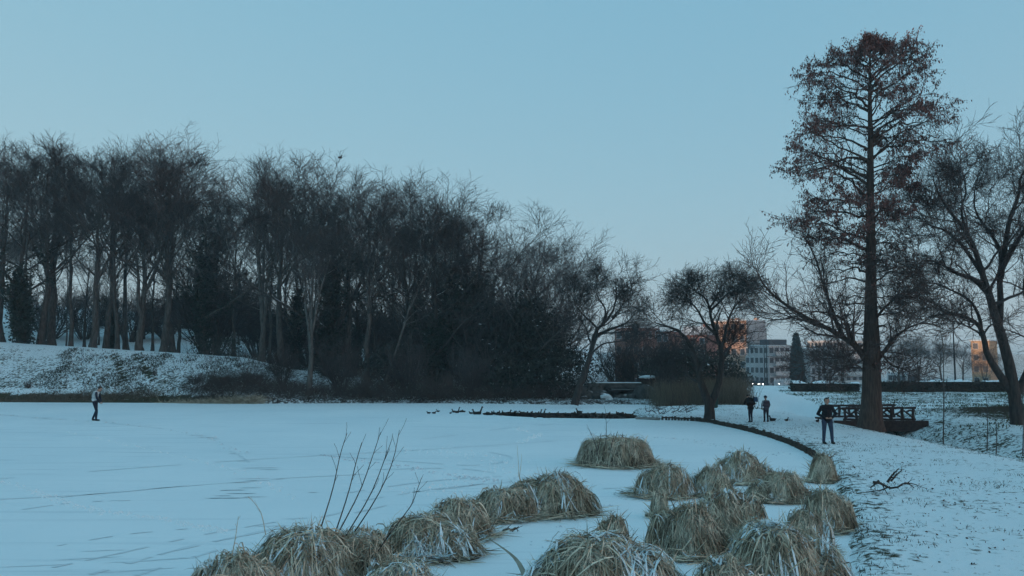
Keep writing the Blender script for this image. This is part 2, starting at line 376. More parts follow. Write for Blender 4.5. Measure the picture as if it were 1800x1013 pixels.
crumbs('track_snow', [(560, 800), (640, 812), (720, 822), (800, 838), (870, 846)], 120, .12, .05, 6, M['snow_dirty'])
crumbs('track_snow', [(120, 760), (260, 790), (430, 830), (520, 880)], 110, .10, .05, 7, M['snow'])
crumbs('track_snow', [(1000, 760), (1100, 765), (1220, 775), (1300, 790), (1380, 800)], 120, .25, .045, 8, M['snow_dirty'])
crumbs('track_snow', [(940, 960), (1010, 930), (1080, 880), (1130, 850)], 60, .15, .03, 9, M['snow_dirty'])
crumbs('track_snow', [(0, 729), (90, 737), (200, 744), (300, 756), (370, 770), (420, 796)], 90, .15, .05, 5, M['snow_dirty'])

def track(px_pts, wd_, m, seed):
    P = resample(np.array([G(a, b)[:2] for a, b in px_pts]), 40); r_ = np.random.default_rng(seed); T = np.gradient(P, axis=0); N_ = np.stack([-T[:, 1], T[:, 0]], 1); N_ /= np.linalg.norm(N_, axis=1, keepdims=True); w_ = wd_ * (.4 + .9 * r_.random(40))[:, None]
    V = np.concatenate([np.c_[P - N_ * w_, np.full(40, .006)], np.c_[P + N_ * w_, np.full(40, .006)]]); i = np.arange(39); i = i[vnoise(i * .35 + seed * 7.3, i * 0.) > .38]; obj('skate_track', mesh('skate_track', V, np.stack([i, i + 40, i + 41, i + 1], 1), m), ice)
M['track'].node_tree.nodes['Principled BSDF'].inputs['Specular IOR Level'].default_value = 0
for k, (pp, wd_) in enumerate([([(0, 842), (200, 826), (480, 806), (760, 790), (980, 775)], .04), ([(0, 878), (180, 868), (420, 846), (640, 834)], .05), ([(20, 884), (240, 862), (500, 842)], .03), ([(560, 800), (720, 812), (840, 818), (900, 806), (860, 795)], .05), ([(600, 868), (760, 846), (900, 838), (1000, 850)], .05), ([(640, 880), (780, 858), (890, 848), (905, 838)], .04), ([(660, 826), (800, 824), (880, 836), (840, 852), (720, 866)], .05), ([(0, 902), (130, 884), (230, 880)], .04), ([(60, 1005), (200, 975), (360, 940), (520, 912)], .05), ([(160, 1010), (320, 965), (500, 926), (640, 890)], .06), ([(240, 1012), (380, 968), (560, 918), (700, 884)], .05), ([(100, 960), (220, 940), (330, 930)], .03), ([(0, 730), (110, 738), (230, 748), (320, 760), (400, 790), (440, 815)], .06), ([(640, 780), (760, 770), (900, 752), (1000, 745)], .05), ([(1000, 870), (1060, 860), (1110, 858)], .03)]): track(pp, wd_, M['track'], k)
# ---- open water by the spit
wl = [G(a, b)[:2] for a, b in [(868, 725.5), (900, 726), (960, 726), (1030, 726.5), (1108, 727.5), (1128, 730), (1125, 735.5), (1090, 736.5), (1030, 736), (980, 735), (930, 733.5), (890, 731.5), (866, 728)]]
wl = np.array(wl); wc = wl.mean(0)
wv = np.concatenate([np.c_[wl, np.full(len(wl), .005)], [[*wc, .005]]]); nn_ = len(wl)
obj('open_water', mesh('open_water', wv, np.stack([np.arange(nn_), (np.arange(nn_) + 1) % nn_, np.full(nn_, nn_)], 1), M['water']), kind='structure', label='dark strip of open water in the ice')
# ---- brook in the ditch
by = np.linspace(10, 60, 40); bw = .75 + .2 * np.sin(by * .7)
bcx = 18 + .25 * np.sin(by * .5)
bv = np.concatenate([np.stack([bcx - bw, by, np.full(40, -.62)], 1), np.stack([bcx + bw, by, np.full(40, -.62)], 1)])
bi = np.arange(39); obj('brook', mesh('brook', bv, np.stack([bi, bi + 40, bi + 41, bi + 1], 1), M['water']), kind='structure', label='dark brook in the ditch behind the near bank')

# ------------------------------------------------------------------ trees
def nrm(v): return v / np.maximum(np.linalg.norm(v, axis=-1, keepdims=True), 1e-9)
def tubes(P, R, S):
    N, K, _ = P.shape
    T = np.empty_like(P); T[:, 1:-1] = P[:, 2:] - P[:, :-2]; T[:, 0] = P[:, 1] - P[:, 0]; T[:, -1] = P[:, -1] - P[:, -2]; T = nrm(T)
    m = nrm(P[:, -1] - P[:, 0]); ref = np.where(np.abs(m[:, 2:3]) > .9, np.array([[1., 0, 0]]), np.array([[0, 0, 1.]]))
    u = nrm(np.cross(ref[:, None, :].repeat(K, 1), T)); v = np.cross(T, u)
    a = np.arange(S) * 2 * np.pi / S
    V = P[:, :, None] + R[:, :, None, None] * (np.cos(a)[None, None, :, None] * u[:, :, None] + np.sin(a)[None, None, :, None] * v[:, :, None])
    b = (np.arange(N)[:, None, None] * K + np.arange(K - 1)[None, :, None]) * S; s = np.arange(S)[None, None]; s2 = (s + 1) % S
    Q = np.stack([b + s, b + s2, b + S + s2, b + S + s], -1).reshape(-1, 4)
    return V.reshape(-1, 3), Q
def spawn(P, R, n, t0, t1, ang, L, K, rng, wander=.12, trop=.03, rr=.6, rmin=.008, angj=.2, taper=.8, flat=0.0, droop=0.0):
    """children of every branch of one level; L(parent length, t) -> length"""
    N, Kp, _ = P.shape; pl = np.linalg.norm(np.diff(P, axis=1), axis=-1).sum(1)
    t = t0 + (t1 - t0) * (np.arange(n)[None] + rng.random((N, n))) / n
    k = np.clip(t * (Kp - 1), 0, Kp - 1.001); i = k.astype(int); f = (k - i)[..., None]; rows = np.arange(N)[:, None]
    A, B = P[rows, i], P[rows, i + 1]; pos = A * (1 - f) + B * f; T = nrm(B - A); r = R[rows, i] * (1 - f[..., 0]) + R[rows, i + 1] * f[..., 0]
    ref = np.where(np.abs(T[..., 2:3]) > .9, np.array([1., 0, 0]), np.array([0, 0, 1.])); u = nrm(np.cross(ref, T)); v = np.cross(T, u)
    az = np.arange(n)[None] * 2.4 + rng.random((N, 1)) * 6.28 + rng.normal(0, .5, (N, n))
    if flat: az = np.where(rng.random((N, n)) < flat, np.where(np.cos(az) > 0, 0, np.pi) + rng.normal(0, .35, (N, n)), az)
    a = (ang(t) if callable(ang) else ang) + rng.normal(0, angj, (N, n))
    d = nrm(np.cos(a)[..., None] * T + np.sin(a)[..., None] * (np.cos(az)[..., None] * u + np.sin(az)[..., None] * v))
    ln = L(pl[:, None], t) * (.65 + .6 * rng.random((N, n)))
    d = d.reshape(-1, 3); pos = pos.reshape(-1, 3); ln = ln.reshape(-1); r0 = np.maximum(np.minimum(r.reshape(-1) * rr, .05 + ln * .02), rmin)
    out = np.empty((N * n, K, 3)); out[:, 0] = pos; st = (ln / (K - 1))[:, None]
    for j in range(1, K):
        d = nrm(d + rng.normal(0, wander, d.shape) + np.array([0, 0, trop - droop * j / K])); pos = pos + d * st; out[:, j] = pos
    s = np.linspace(0, 1, K)[None]; return out, np.maximum(r0[:, None] * (1 - taper * s), rmin)
def join(parts):
    V = []; Q = []; n = 0
    for v, q in parts: V.append(v); Q.append(q + n); n += len(v)
    return np.concatenate(V), np.concatenate(Q)
def trunk_line(H, K, rng, lean=(0, 0), wob=.02, r0=.28, r1=.04, flare=1.5, z0=-.3):
    s = np.linspace(0, 1, K); x = np.cumsum(rng.normal(0, wob * H / K * 3, K)); y = np.cumsum(rng.normal(0, wob * H / K * 3, K)); x -= x[0]; y -= y[0]
    P = np.stack([x + lean[0] * s ** 1.3, y + lean[1] * s ** 1.3, z0 + (H - z0) * s], 1)
    R = r0 + (r1 - r0) * s ** .85; R = R * (1 + (flare - 1) * np.exp(-s * H / .5)); return P[None], R[None]
def leafcloud(C, n, size, rng, spread, down=.0, aspect=.6):
    """n small leaf quads around each centre"""
    N = len(C); p = C[:, None] + rng.normal(0, 1, (N, n, 3)) * np.asarray(spread); p = p.reshape(-1, 3)
    a = nrm(rng.normal(0, 1, p.shape) + np.array([0, 0, -down])); b = nrm(np.cross(a, rng.normal(0, 1, p.shape))); s = size * (.6 + .8 * rng.random((len(p), 1)))
    a = a * s; b = b * s * aspect
    V = np.stack([p - a * .5, p + b * .5, p + a * .5, p - b * .5], 1)
    return V.reshape(-1, 3), np.arange(len(p) * 4).reshape(-1, 4)

def wood_tree(name, seed, H=17., r0=.27, n1=17, spreadk=1.0, ang0=.72, low=.34, n2=8, n3=5, n4=4, barkm='bark', twigm='twig', lean=(0, 0), trop=.06, ivy=0, fork=0):
    rng = np.random.default_rng(seed)
    P0, R0 = trunk_line(H * .90, 14, rng, lean, .022, r0, .035)
    lv = [(P0, R0)]
    if fork:                                                # second and third leaders
        Pf, Rf = spawn(P0, R0, fork, .22, .45, .32, lambda l, t: H * (.97 - t) * .95, 12, rng, .06, .05, .8, .03, .06, .85)
        Pk = np.concatenate([np.stack([resample(p, 14) for p in Pf]), P0]); Rk = np.concatenate([np.stack([np.interp(np.linspace(0, 1, 14), np.linspace(0, 1, 12), r) for r in Rf]), R0])
        lv = [(Pk, Rk)]; n1 = max(6, int(n1 / (1 + fork * .75)))
    P1, R1 = spawn(lv[0][0], lv[0][1], n1, low, .98, lambda t: ang0 * .82 + .25 * (1 - t), lambda l, t: H * spreadk * (.44 * (1 - t) + .17), 9, rng, .10, trop, .55, .018, .14)
    P2, R2 = spawn(P1, R1, n2, .38, 1, .66, lambda l, t: l * (.52 - .22 * t) + .3, 6, rng, .13, trop * 1.1, .6, .013)
    P3, R3 = spawn(P2, R2, n3, .3, 1, .62, lambda l, t: l * (.5 - .15 * t) + .25, 4, rng, .14, trop * 1.2, .6, .0095)
    P4, R4 = spawn(P3, R3, n4, .15, 1, .6, lambda l, t: l * .45 + .22, 3, rng, .14, trop * 1.3, .7, .0075)
    root = thing(name, 'tree', 'tree'); top_z = np.percentile(P4[:, -1, 2], 99.7); kz = H / top_z
    sc_ = np.array([1, 1, kz]); lv = [(lv[0][0] * sc_, lv[0][1])]; P0 = P0 * sc_; P1 = P1 * sc_; P2 = P2 * sc_; P3 = P3 * sc_; P4 = P4 * sc_
    t_ = join([tubes(lv[0][0], lv[0][1], 9), tubes(P1, R1, 5)])
    obj('trunk', mesh('trunk', *t_, M[barkm], True), root)
    c_ = join([tubes(P2, R2, 4), tubes(P3, R3, 3), tubes(P4, R4, 3)])
    obj('crown', mesh('crown', *c_, M[twigm]), root)
    if ivy:
        k = rng.random(260) ** .8; idx = np.clip((k * ivy * 13).astype(int), 0, 12); C = P0[0][idx] + (P0[0][idx + 1] - P0[0][idx]) * rng.random((260, 1))
        sel = rng.integers(0, len(P1), 60); C = np.concatenate([C, P1[sel, 2][P1[sel, 2][:, 2] < H * (ivy + .1)]])
        obj('ivy', mesh('ivy', *leafcloud(C, 22, .22, rng, (.34, .34, .4)), M['ivy']), root)
    return root
protos = {
    'A': wood_tree('bare_tree', 11, spreadk=1.0, fork=1, low=.42),
    'B': wood_tree('bare_tree', 12, spreadk=.9, ang0=.6, low=.42, twigm='twig_warm'),
    'C': wood_tree('bare_tree', 13, spreadk=1.1, fork=2, n1=22, low=.44),
    'D': wood_tree('bare_tree', 14, r0=.20, spreadk=.7, low=.4, n1=15, ang0=.55, n4=5),
    'I': wood_tree('bare_tree', 15, r0=.33, spreadk=.95, low=.24, fork=1, ivy=.62),
    'J': wood_tree('bare_tree', 16, r0=.28, spreadk=1.0, low=.2, ivy=.42, n1=19),
    'P': wood_tree('bare_tree', 17, r0=.15, spreadk=.42, low=.35, n1=10, n2=6, n3=4, n4=3, ang0=.5),
    'L': wood_tree('bare_tree', 18, r0=.30, spreadk=1.15, low=.22, fork=1, n1=20, lean=(2.5, .5), ang0=.85, trop=.05),
    'W': wood_tree('bare_tree', 19, r0=.30, spreadk=.85, low=.3, fork=2, n1=14, n4=4, barkm='bark_pale'),
    'Z': wood_tree('bare_tree', 20, r0=.15, spreadk=.6, low=.45, n1=9, n2=6, n3=4, n4=4, barkm='bark_pale', lean=(4.0, 0)),
}
firstuse = set()
tree_n = [0]
def put_tree(key, px, Y, top, label, group=None, wk=1.0, rz=None, base=None):
    r = np.random.default_rng(1000 + tree_n[0]); tree_n[0] += 1
    x = (px - CX) / F * Y; z = float(gz(x, Y)); H = CH + (HOR - top) / F * Y - z; s = H / 17.0
    rz = r.random() * 6.28 if rz is None else rz
    sc = (s * wk * (.95 + .1 * r.random()), s * wk * (.95 + .1 * r.random()), s)
    if key not in firstuse:
        firstuse.add(key); o = protos[key]; o.location = (x, Y, z); o.rotation_euler = (0, 0, rz); o.scale = sc; o['label'] = label
        if group: o['group'] = group
        return o
    return dup(protos[key], (x, Y, z), rz, sc, label, group)
ordn = ['first', 'second', 'third', 'fourth', 'fifth', 'sixth', 'seventh', 'eighth', 'ninth', 'tenth', 'eleventh', 'twelfth', 'thirteenth', 'fourteenth', 'fifteenth']
crest_row = [('A', 4, 73, 250, 1), ('J', 42, 72.5, 244, .9), ('D', 72, 74, 236, 1), ('B', 92, 76, 238, 1), ('P', 126, 75, 262, 1), ('A', 163, 73, 246, .8), ('D', 188, 75, 252, 1), ('P', 207, 73, 268, 1), ('C', 250, 74, 231, .85), ('B', 288, 73, 240, .9), ('D', 306, 75, 252, 1), ('I', 362, 73, 278, .85), ('P', 384, 75, 352, 1), ('D', 412, 74, 340, .8)]
for i, (k, px, Y, top, wk) in enumerate(crest_row):
    extra = {1: 'ivy-trunked bare tree', 8: 'thick-trunked tall bare tree', 11: 'dark ivy-clad bare tree', 4: 'slender bare tree', 7: 'slender bare tree', 12: 'slender shorter bare tree'}.get(i, 'tall bare tree')
    put_tree(k, px, Y, top + 4, f'{extra} on the snowy embankment crest, {ordn[i]} trunk counted from the left edge', 'front trees on the embankment crest', wk * 1.36)
shore_row = [('C', 458, 70, 248, .75, 'tallest spire-topped bare tree where the snowy embankment gives way to the wood'),
             ('B', 500, 69, 266, .9, 'bare tree just left of the pale forked tree, twigs fanning upward'),
             ('W', 546, 61.5, 385, .8, 'pale grey forked tree standing at the water edge of the wood'),
             ('I', 578, 68, 274, .9, 'ivy-clad bare tree just right of the pale forked tree'),
             ('A', 615, 70, 290, .9, 'bare tree between the ivy-clad tree and the pale leaning tree'),
             ('D', 648, 66, 310, 1, 'straight slender bare tree beside the pale leaning tree'),
             ('Z', 672, 63, 415, 1, 'thin pale leaning tree against the dark wood'),
             ('C', 718, 69, 288, .85, 'round-crowned tall bare tree at the middle of the wood skyline'),
             ('J', 758, 65, 345, .9, 'ivy-covered bare tree right of the round-crowned tall tree'),
             ('D', 790, 66, 372, 1, 'slender bare tree in the dip of the wood skyline'),
             ('A', 842, 68, 334, 1.05, 'broad bare tree with open fanning crown, wood skyline right of the dip'),
             ('L', 893, 67, 356, .85, 'bare tree with wide ascending limbs right of the broad fanning tree'),
             ('I', 925, 63, 420, .9, 'low ivy-dark bare tree in front of the wood end'),
             ('L', 950, 65, 412, .85, 'last large tree of the wood, limbs reaching out over the pond')]
for i, (k, px, Y, top, wk, lab) in enumerate(shore_row):
    put_tree(k, px, Y, top, lab, None, wk * 1.32, rz={6: .2, 11: .1, 13: 0.0}.get(i))
rb = np.random.default_rng(77)
sky_px = [-60, 0, 60, 120, 200, 260, 330, 390, 430, 480, 560, 640, 700, 780, 830, 900, 960, 1010]
sky_py = [258, 255, 250, 262, 258, 250, 262, 320, 345, 285, 290, 315, 315, 365, 362, 395, 450, 520]
for i in range(20):
    px = -30 + i * 25 + rb.uniform(-8, 8); Y = rb.uniform(80, 98); top = np.interp(px, sky_px, sky_py) + (rb.uniform(2, 22) if i % 5 == 0 else rb.uniform(90, 170))
    put_tree(str(rb.choice(list('ABCDPJ'))), px, Y, top, 'bare tree deep in the wood behind the embankment crest row', 'trees deep in the wood above the embankment', rb.uniform(.8, 1.05))
for i in range(19):
    px = 470 + i * 27 + rb.uniform(-8, 8); Y = rb.uniform(74, 96); top = np.interp(px, sky_px, sky_py) + (rb.uniform(8, 30) if i % 4 == 0 else rb.uniform(60, 140))
    put_tree(str(rb.choice(list('ABCDIJ'))), px, Y, top, 'bare tree deep in the dark wood behind the pond-side trees', 'trees deep in the wood behind the pond', rb.uniform(.8, 1.05))

# ---- trees drawn limb by limb
def limb(pts, Y, r0, r1, dy=0.0, K=14):
    n = len(pts); P = np.array([W(a, b, Y + dy * (i / max(n - 1, 1)) ** 1.2) for i, (a, b) in enumerate(pts)])
    return resample(P, K), r0 + (r1 - r0) * np.linspace(0, 1, K) ** .8
def limbs(defs, Y, base):
    P = []; R = []
    for d in defs:
        p, r = limb(d[0], Y, d[1], d[2], d[3] if len(d) > 3 else 0); P.append(p - base); R.append(r)
    return np.stack(P), np.stack(R)

# tall swamp cypress on the bank
bx = G(1531, 752, .16); CYP_Y = bx[1]; gb = np.array([bx[0], bx[1], float(gz(bx[0], bx[1])) - .05])
rng = np.random.default_rng(5)
tr_px = [(1531, 758), (1531, 735), (1532, 700), (1532, 650), (1532, 600), (1531, 540), (1531, 480), (1531, 420), (1530, 360), (1530, 300), (1530, 240), (1529, 180), (1529, 120), (1529, 56)]
tr_r = [.60, .47, .41, .38, .35, .265, .225, .195, .17, .145, .115, .085, .055, .015]
P0 = resample([W(a, b, CYP_Y) - gb for a, b in tr_px], 40); R0 = np.interp(np.linspace(0, 13, 40), range(14), tr_r)
a_ = np.linspace(0, 2 * np.pi, 14, endpoint=False)
V0, Q0 = tubes(P0[None], R0[None], 14)
flut = 1 + .16 * np.exp(-np.clip(P0[:, 2], 0, 9) / 1.2)[:, None] * np.sin(a_ * 5)[None]
V0 = (P0[:, None] + (V0.reshape(40, 14, 3) - P0[:, None]) * flut[..., None]).reshape(-1, 3)
big = [([(1526, 640), (1508, 612), (1488, 597), (1462, 581), (1430, 565), (1392, 543), (1358, 518), (1338, 494), (1329, 472)], .17, .02, -1.2),
       ([(1484, 596), (1470, 566), (1458, 532), (1447, 500), (1438, 468), (1425, 436), (1410, 408)], .11, .015, .6),
       ([(1510, 613), (1495, 590), (1490, 570), (1470, 555), (1440, 548), (1400, 550), (1370, 552)], .08, .012, -2.0),
       ([(1540, 640), (1556, 615), (1575, 592), (1600, 575), (1630, 568), (1660, 580)], .10, .012, -1.5),
       ([(1540, 560), (1556, 540), (1580, 520), (1610, 508), (1640, 512)], .07, .012, 1.2),
       ([(1524, 600), (1500, 620), (1470, 630), (1440, 632), (1405, 645)], .05, .01, -1.0),
       ([(1540, 610), (1565, 640), (1590, 650), (1620, 668)], .05, .01, -.8),
       ([(1522, 655), (1500, 640), (1470, 655), (1450, 672)], .04, .01, -.6)]
PB, RB = limbs(big, CYP_Y, gb)
# whorled side branches: outline of the crown per height (photo px left/right half width)
N1 = 112; tt = (np.arange(N1) + rng.random(N1)) / N1; zpy = np.interp(tt, [0, .2, .9, 1], [660, 500, 130, 66]); side = np.where(np.arange(N1) % 2 == 0, -1, 1)
oy = [60, 90, 130, 160, 200, 250, 300, 350, 400, 450, 520, 600, 660]
oL = [8, 70, 120, 140, 135, 165, 165, 180, 165, 120, 110, 80, 60]; oR = [8, 95, 115, 140, 145, 145, 90, 95, 110, 110, 110, 100, 70]
mpx = CYP_Y / F; L1 = np.zeros((N1, 12, 3)); RR1 = np.zeros((N1, 12)); phi = np.arange(N1) * 2.399 + rng.normal(0, .35, N1)
for i in range(N1):
    py = zpy[i]; b0 = W(1530, py, CYP_Y) - gb
    c = math.cos(phi[i]); hw = np.interp(py - (25 if py < 300 else 0), oy, oR if c > 0 else oL) * mpx * (.60 + .36 * rng.random()) * (.8 + .2 * abs(c))
    s = np.linspace(0, 1, 12); up = np.interp(py, [60, 130, 250, 400, 660], [1.1, .85, .6, .42, .1]) + rng.normal(0, .16)
    rise = hw * (up * s * 1.15 - (.5 * up + .16) * s ** 2.2)
    wob = np.cumsum(rng.normal(0, .05 * hw, 12)); wob -= wob[0]
    L1[i] = b0 + np.stack([hw * s * c + wob * -math.sin(phi[i]), hw * s * math.sin(phi[i]) + wob * c, rise + np.cumsum(rng.normal(0, .022 * hw, 12))], 1)
    RR1[i] = np.maximum(.011 + .016 * hw * (1 - s) ** 1.1 * (.6 + .6 * rng.random()), .01)
P2, R2 = spawn(L1, RR1, 11, .25, 1, .75, lambda l, t: l * (.34 - .16 * t) + .16, 5, rng, .14, .03, .6, .009, .2, flat=.6)
P2b, R2b = spawn(PB, RB, 20, .15, 1, .85, lambda l, t: l * (.42 - .2 * t) + .3, 8, rng, .09, .10, .5, .011, .2, flat=.6)
P3, R3 = spawn(P2, R2, 5, .15, 1, .7, lambda l, t: l * .4 + .12, 3, rng, .15, -.02, .7, .006)
P3b, R3b = spawn(P2b, R2b, 9, .15, 1, .7, lambda l, t: l * .32 + .15, 4, rng, .13, .06, .6, .007)
P4b, R4b = spawn(P3b, R3b, 4, .2, 1, .6, lambda l, t: l * .4 + .1, 3, rng, .13, .03, .7, .006)
cyp = thing('swamp_cypress', 'tall conical tree with russet hanging foliage on the right bank', 'tree', gb)
tk = obj('trunk', mesh('trunk', V0, Q0, M['bark_red'], True), cyp)
obj('limb', mesh('limb', *join([tubes(PB, RB, 7), tubes(L1, RR1, 5)]), M['bark_red'], True), cyp)
obj('crown', mesh('crown', *join([tubes(P2, R2, 4), tubes(P2b, R2b, 4), tubes(P3, R3, 3), tubes(P3b, R3b, 3), tubes(P4b, R4b, 3)]), M['twig_warm']), cyp)
tips = np.concatenate([P3[:, 2], P3[:, 1], (P3[:, 0] + P3[:, 1]) / 2, (P3[:, 1] + P3[:, 2]) / 2, P2[:, 4], P2[:, 3]]); pyt = HOR - (tips[:, 2] + gb[2] - CH) / CYP_Y * F
keep = rng.random(len(tips)) < np.interp(pyt, [60, 300, 380, 430, 480], [.95, 1, 1, .6, .05])
keep &= rng.random(len(tips)) < np.clip(fbm(tips[:, 0] * .9 + 40, tips[:, 2] * .9, 2) * 2.4 - .25, .2, 1)
rad_ = np.hypot(tips[:, 0], tips[:, 1]) / (np.interp(pyt, oy, np.minimum(oL, oR)) * mpx + .3); keep &= rng.random(len(tips)) < np.clip(rad_ * 1.6 - .2, .12, 1)
C = tips[keep]; n = 4; p = (C[:, None] + rng.normal(0, .045, (len(C), n, 3))).reshape(-1, 3); ax = nrm(rng.normal(0, .38, p.shape) + np.array([0, 0, -1.])); ln = .10 * (.5 + rng.random((len(p), 1)))
sd_ = nrm(np.cross(ax, rng.normal(0, 1, p.shape))) * ln * .20
LV = np.stack([p, p + ax * ln * .45 + sd_, p + ax * ln, p + ax * ln * .45 - sd_], 1).reshape(-1, 3)
obj('foliage', mesh('foliage', LV, np.arange(len(LV)).reshape(-1, 4), M['cypress_leaf']), cyp)

def drawn_tree(name, label, base_px, z, defs, seed, barkm, twigm, n2, n3, n4, trop2, trop3, len2, lenk=.42, extra_n1=0, rmin=.008, a2=.8):
    b = G(*base_px, z); Y = b[1]; g = np.array([b[0], b[1], float(gz(b[0], b[1])) - .05]); rng = np.random.default_rng(seed)
    P, R = limbs(defs, Y, g); root = thing(name, label, 'tree', g)
    obj('trunk', mesh('trunk', *tubes(P, R, 9), M[barkm], True), root)
    P1, R1 = spawn(P, R, n2, .38, 1, a2, lambda l, t: l * len2 * (1 - .5 * t) + .35, 8, rng, .16, trop2, .5, .013, .25)
    P2, R2 = spawn(P1, R1, n3, .35, 1, .75, lambda l, t: l * lenk + .2, 5, rng, .17, trop2, .6, .009)
    P3, R3 = spawn(P2, R2, n4, .15, 1, .7, lambda l, t: l * .42 + .18, 4, rng, .16, trop3, .6, .007)
    P4, R4 = spawn(P3, R3, n4, .15, 1, .65, lambda l, t: l * .4 + .12, 3, rng, .16, trop3, .7, rmin * .7)
    obj('crown', mesh('crown', *join([tubes(P1, R1, 5), tubes(P2, R2, 4), tubes(P3, R3, 3), tubes(P4, R4, 3)]), M[twigm]), root)
    return root
drawn_tree('gnarled_tree', 'old gnarled spreading tree at the right edge beyond the brook', (1788, 748), .2,
    [([(1790, 760), (1786, 715), (1780, 670), (1768, 615), (1752, 565), (1741, 525), (1730, 492), (1718, 452), (1702, 412), (1674, 378), (1652, 345), (1640, 315)], .32, .02, -1.5),
     ([(1756, 575), (1759, 530), (1757, 488), (1760, 452), (1748, 420), (1725, 390), (1712, 360), (1716, 320)], .17, .02, 1.5),
     ([(1758, 490), (1766, 440), (1774, 390), (1790, 345), (1795, 310), (1812, 285)], .16, .02, -1.0),
     ([(1762, 470), (1785, 430), (1806, 395), (1830, 360), (1850, 330)], .14, .02, 1.8),
     ([(1786, 700), (1758, 660), (1736, 625), (1729, 592), (1718, 570), (1694, 556), (1655, 552), (1622, 562)], .20, .02, -2.0),
     ([(1740, 520), (1712, 492), (1680, 480), (1650, 462), (1625, 458), (1606, 470)], .13, .015, -2.4),
     ([(1725, 590), (1722, 560), (1706, 530), (1676, 512), (1640, 498), (1605, 500)], .10, .015, 2.2),
     ([(1700, 410), (1690, 370), (1698, 335), (1690, 300)], .08, .015, 1.5),
     ([(1790, 690), (1812, 640), (1830, 590), (1860, 540), (1880, 480)], .20, .03, 1.2),
     ([(1725, 480), (1690, 430), (1660, 405), (1632, 395), (1616, 370)], .10, .015, -.5),
     ([(1830, 590), (1812, 550), (1800, 500), (1815, 450), (1800, 410)], .14, .02, -1.2)],
    31, 'bark_old', 'twig_warm', 11, 8, 5, .05, .03, .34)
drawn_tree('spreading_tree', 'small round-crowned tree with forked trunk on the spit', (1247, 734), .2,
    [([(1247, 738), (1247, 718), (1244, 704), (1236, 684), (1229, 660), (1222, 630), (1210, 600), (1190, 580), (1165, 572), (1148, 566)], .30, .02, -.8),
     ([(1248, 714), (1255, 698), (1263, 675), (1268, 645), (1267, 615), (1258, 585), (1250, 560), (1248, 540), (1262, 520), (1268, 500)], .22, .02, .4),
     ([(1267, 620), (1274, 592), (1280, 565), (1288, 545), (1298, 532), (1308, 524)], .10, .015, -.9),
     ([(1258, 588), (1240, 570), (1226, 545), (1212, 532), (1196, 530)], .09, .015, 1.0),
     ([(1250, 550), (1240, 525), (1222, 512), (1210, 505)], .07, .015, -.8),
     ([(1268, 640), (1278, 622), (1286, 606), (1290, 592)], .06, .012, 1.2),
     ([(1250, 545), (1266, 530), (1282, 512), (1290, 495)], .07, .012, .9),
     ([(1230, 660), (1210, 640), (1190, 632), (1172, 640)], .07, .012, 1.0)],
    32, 'bark_old', 'twig', 12, 7, 4, .03, .0, .36)
drawn_tree('wide_crowned_tree', 'wide-crowned bare tree leaning out beside the rock cascade', (1012, 706), .4,
    [([(1010, 712), (1018, 680), (1030, 650), (1040, 615), (1046, 585), (1060, 570), (1076, 550), (1084, 520), (1080, 495)], .26, .02, .5),
     ([(1042, 610), (1050, 580), (1028, 556), (1014, 540), (1006, 520)], .10, .015, -.8),
     ([(1048, 590), (1075, 578), (1098, 570), (1112, 556), (1120, 540)], .12, .015, .8),
     ([(1060, 572), (1064, 545), (1050, 520), (1046, 500)], .09, .015, 1.0),
     ([(1076, 560), (1095, 535), (1102, 510)], .08, .015, -.6),
     ([(1036, 625), (1060, 605), (1090, 600), (1115, 590)], .08, .012, -1)],
    33, 'bark_old', 'twig', 10, 7, 4, .05, .04, .4)

# ------------------------------------------------------------------ shrubs, undergrowth, reeds, hedges
def evergreen_shrub(name, seed, R, H, m, n=90, per=26, size=.22, flat=.5):
    rng = np.random.default_rng(seed); root = thing(name, 'shrub', 'shrub')
    d = nrm(rng.normal(0, 1, (n, 3)) + np.array([0, 0, .25])); rad = (.45 + .55 * rng.random((n, 1)) ** .6)
    C = d * rad * np.array([R, R, H * .5]) + np.array([0, 0, H * .47]); C[:, 2] = np.clip(C[:, 2], .15, None)
    obj('foliage', mesh('foliage', *leafcloud(C, per, size, rng, (R * .17, R * .17, H * .07), .1), m), root)
    st = np.stack([np.stack([np.linspace([rng.normal(0, .15), rng.normal(0, .15), -.2], c * np.array([.8, .8, .9]), 5)]) [0] for c in C[:14]])
    obj('stem', mesh('stem', *tubes(st, np.full((14, 5), .04) * np.linspace(1, .4, 5)[None], 4), M['bark']), root)
    return root
def twig_shrub(name, seed, R, H, m, n=26, trop=.05, nk=8):
    rng = np.random.default_rng(seed); root = thing(name, 'shrub', 'shrub')
    a = rng.random(n) * 6.28; ln = H * (.7 + .4 * rng.random(n)); K = 8; d = nrm(np.stack([np.cos(a) * .55 * R / H * 2, np.sin(a) * .55 * R / H * 2, np.ones(n)], 1)); pos = np.stack([np.cos(a), np.sin(a), 0 * a], 1) * .3 * rng.random((n, 1)); pos[:, 2] = -.1
    P = np.empty((n, K, 3)); P[:, 0] = pos
    for j in range(1, K): d = nrm(d + rng.normal(0, .12, d.shape) + np.array([0, 0, trop])); pos = pos + d * (ln / (K - 1))[:, None]; P[:, j] = pos
    R0 = np.linspace(.035, .01, K)[None].repeat(n, 0)
    P1, R1 = spawn(P, R0, nk, .15, 1, .6, lambda l, t: l * .4 * (1 - .5 * t) + .1, 5, rng, .14, trop, .6, .009)
    P2, R2 = spawn(P1, R1, 6, .15, 1, .6, lambda l, t: l * .45 + .1, 4, rng, .14, trop, .6, .007)
    obj('stem', mesh('stem', *tubes(P, R0, 4), M['bark']), root)
    obj('twig', mesh('twig', *join([tubes(P1, R1, 3), tubes(P2, R2, 3)]), m), root)
    return root
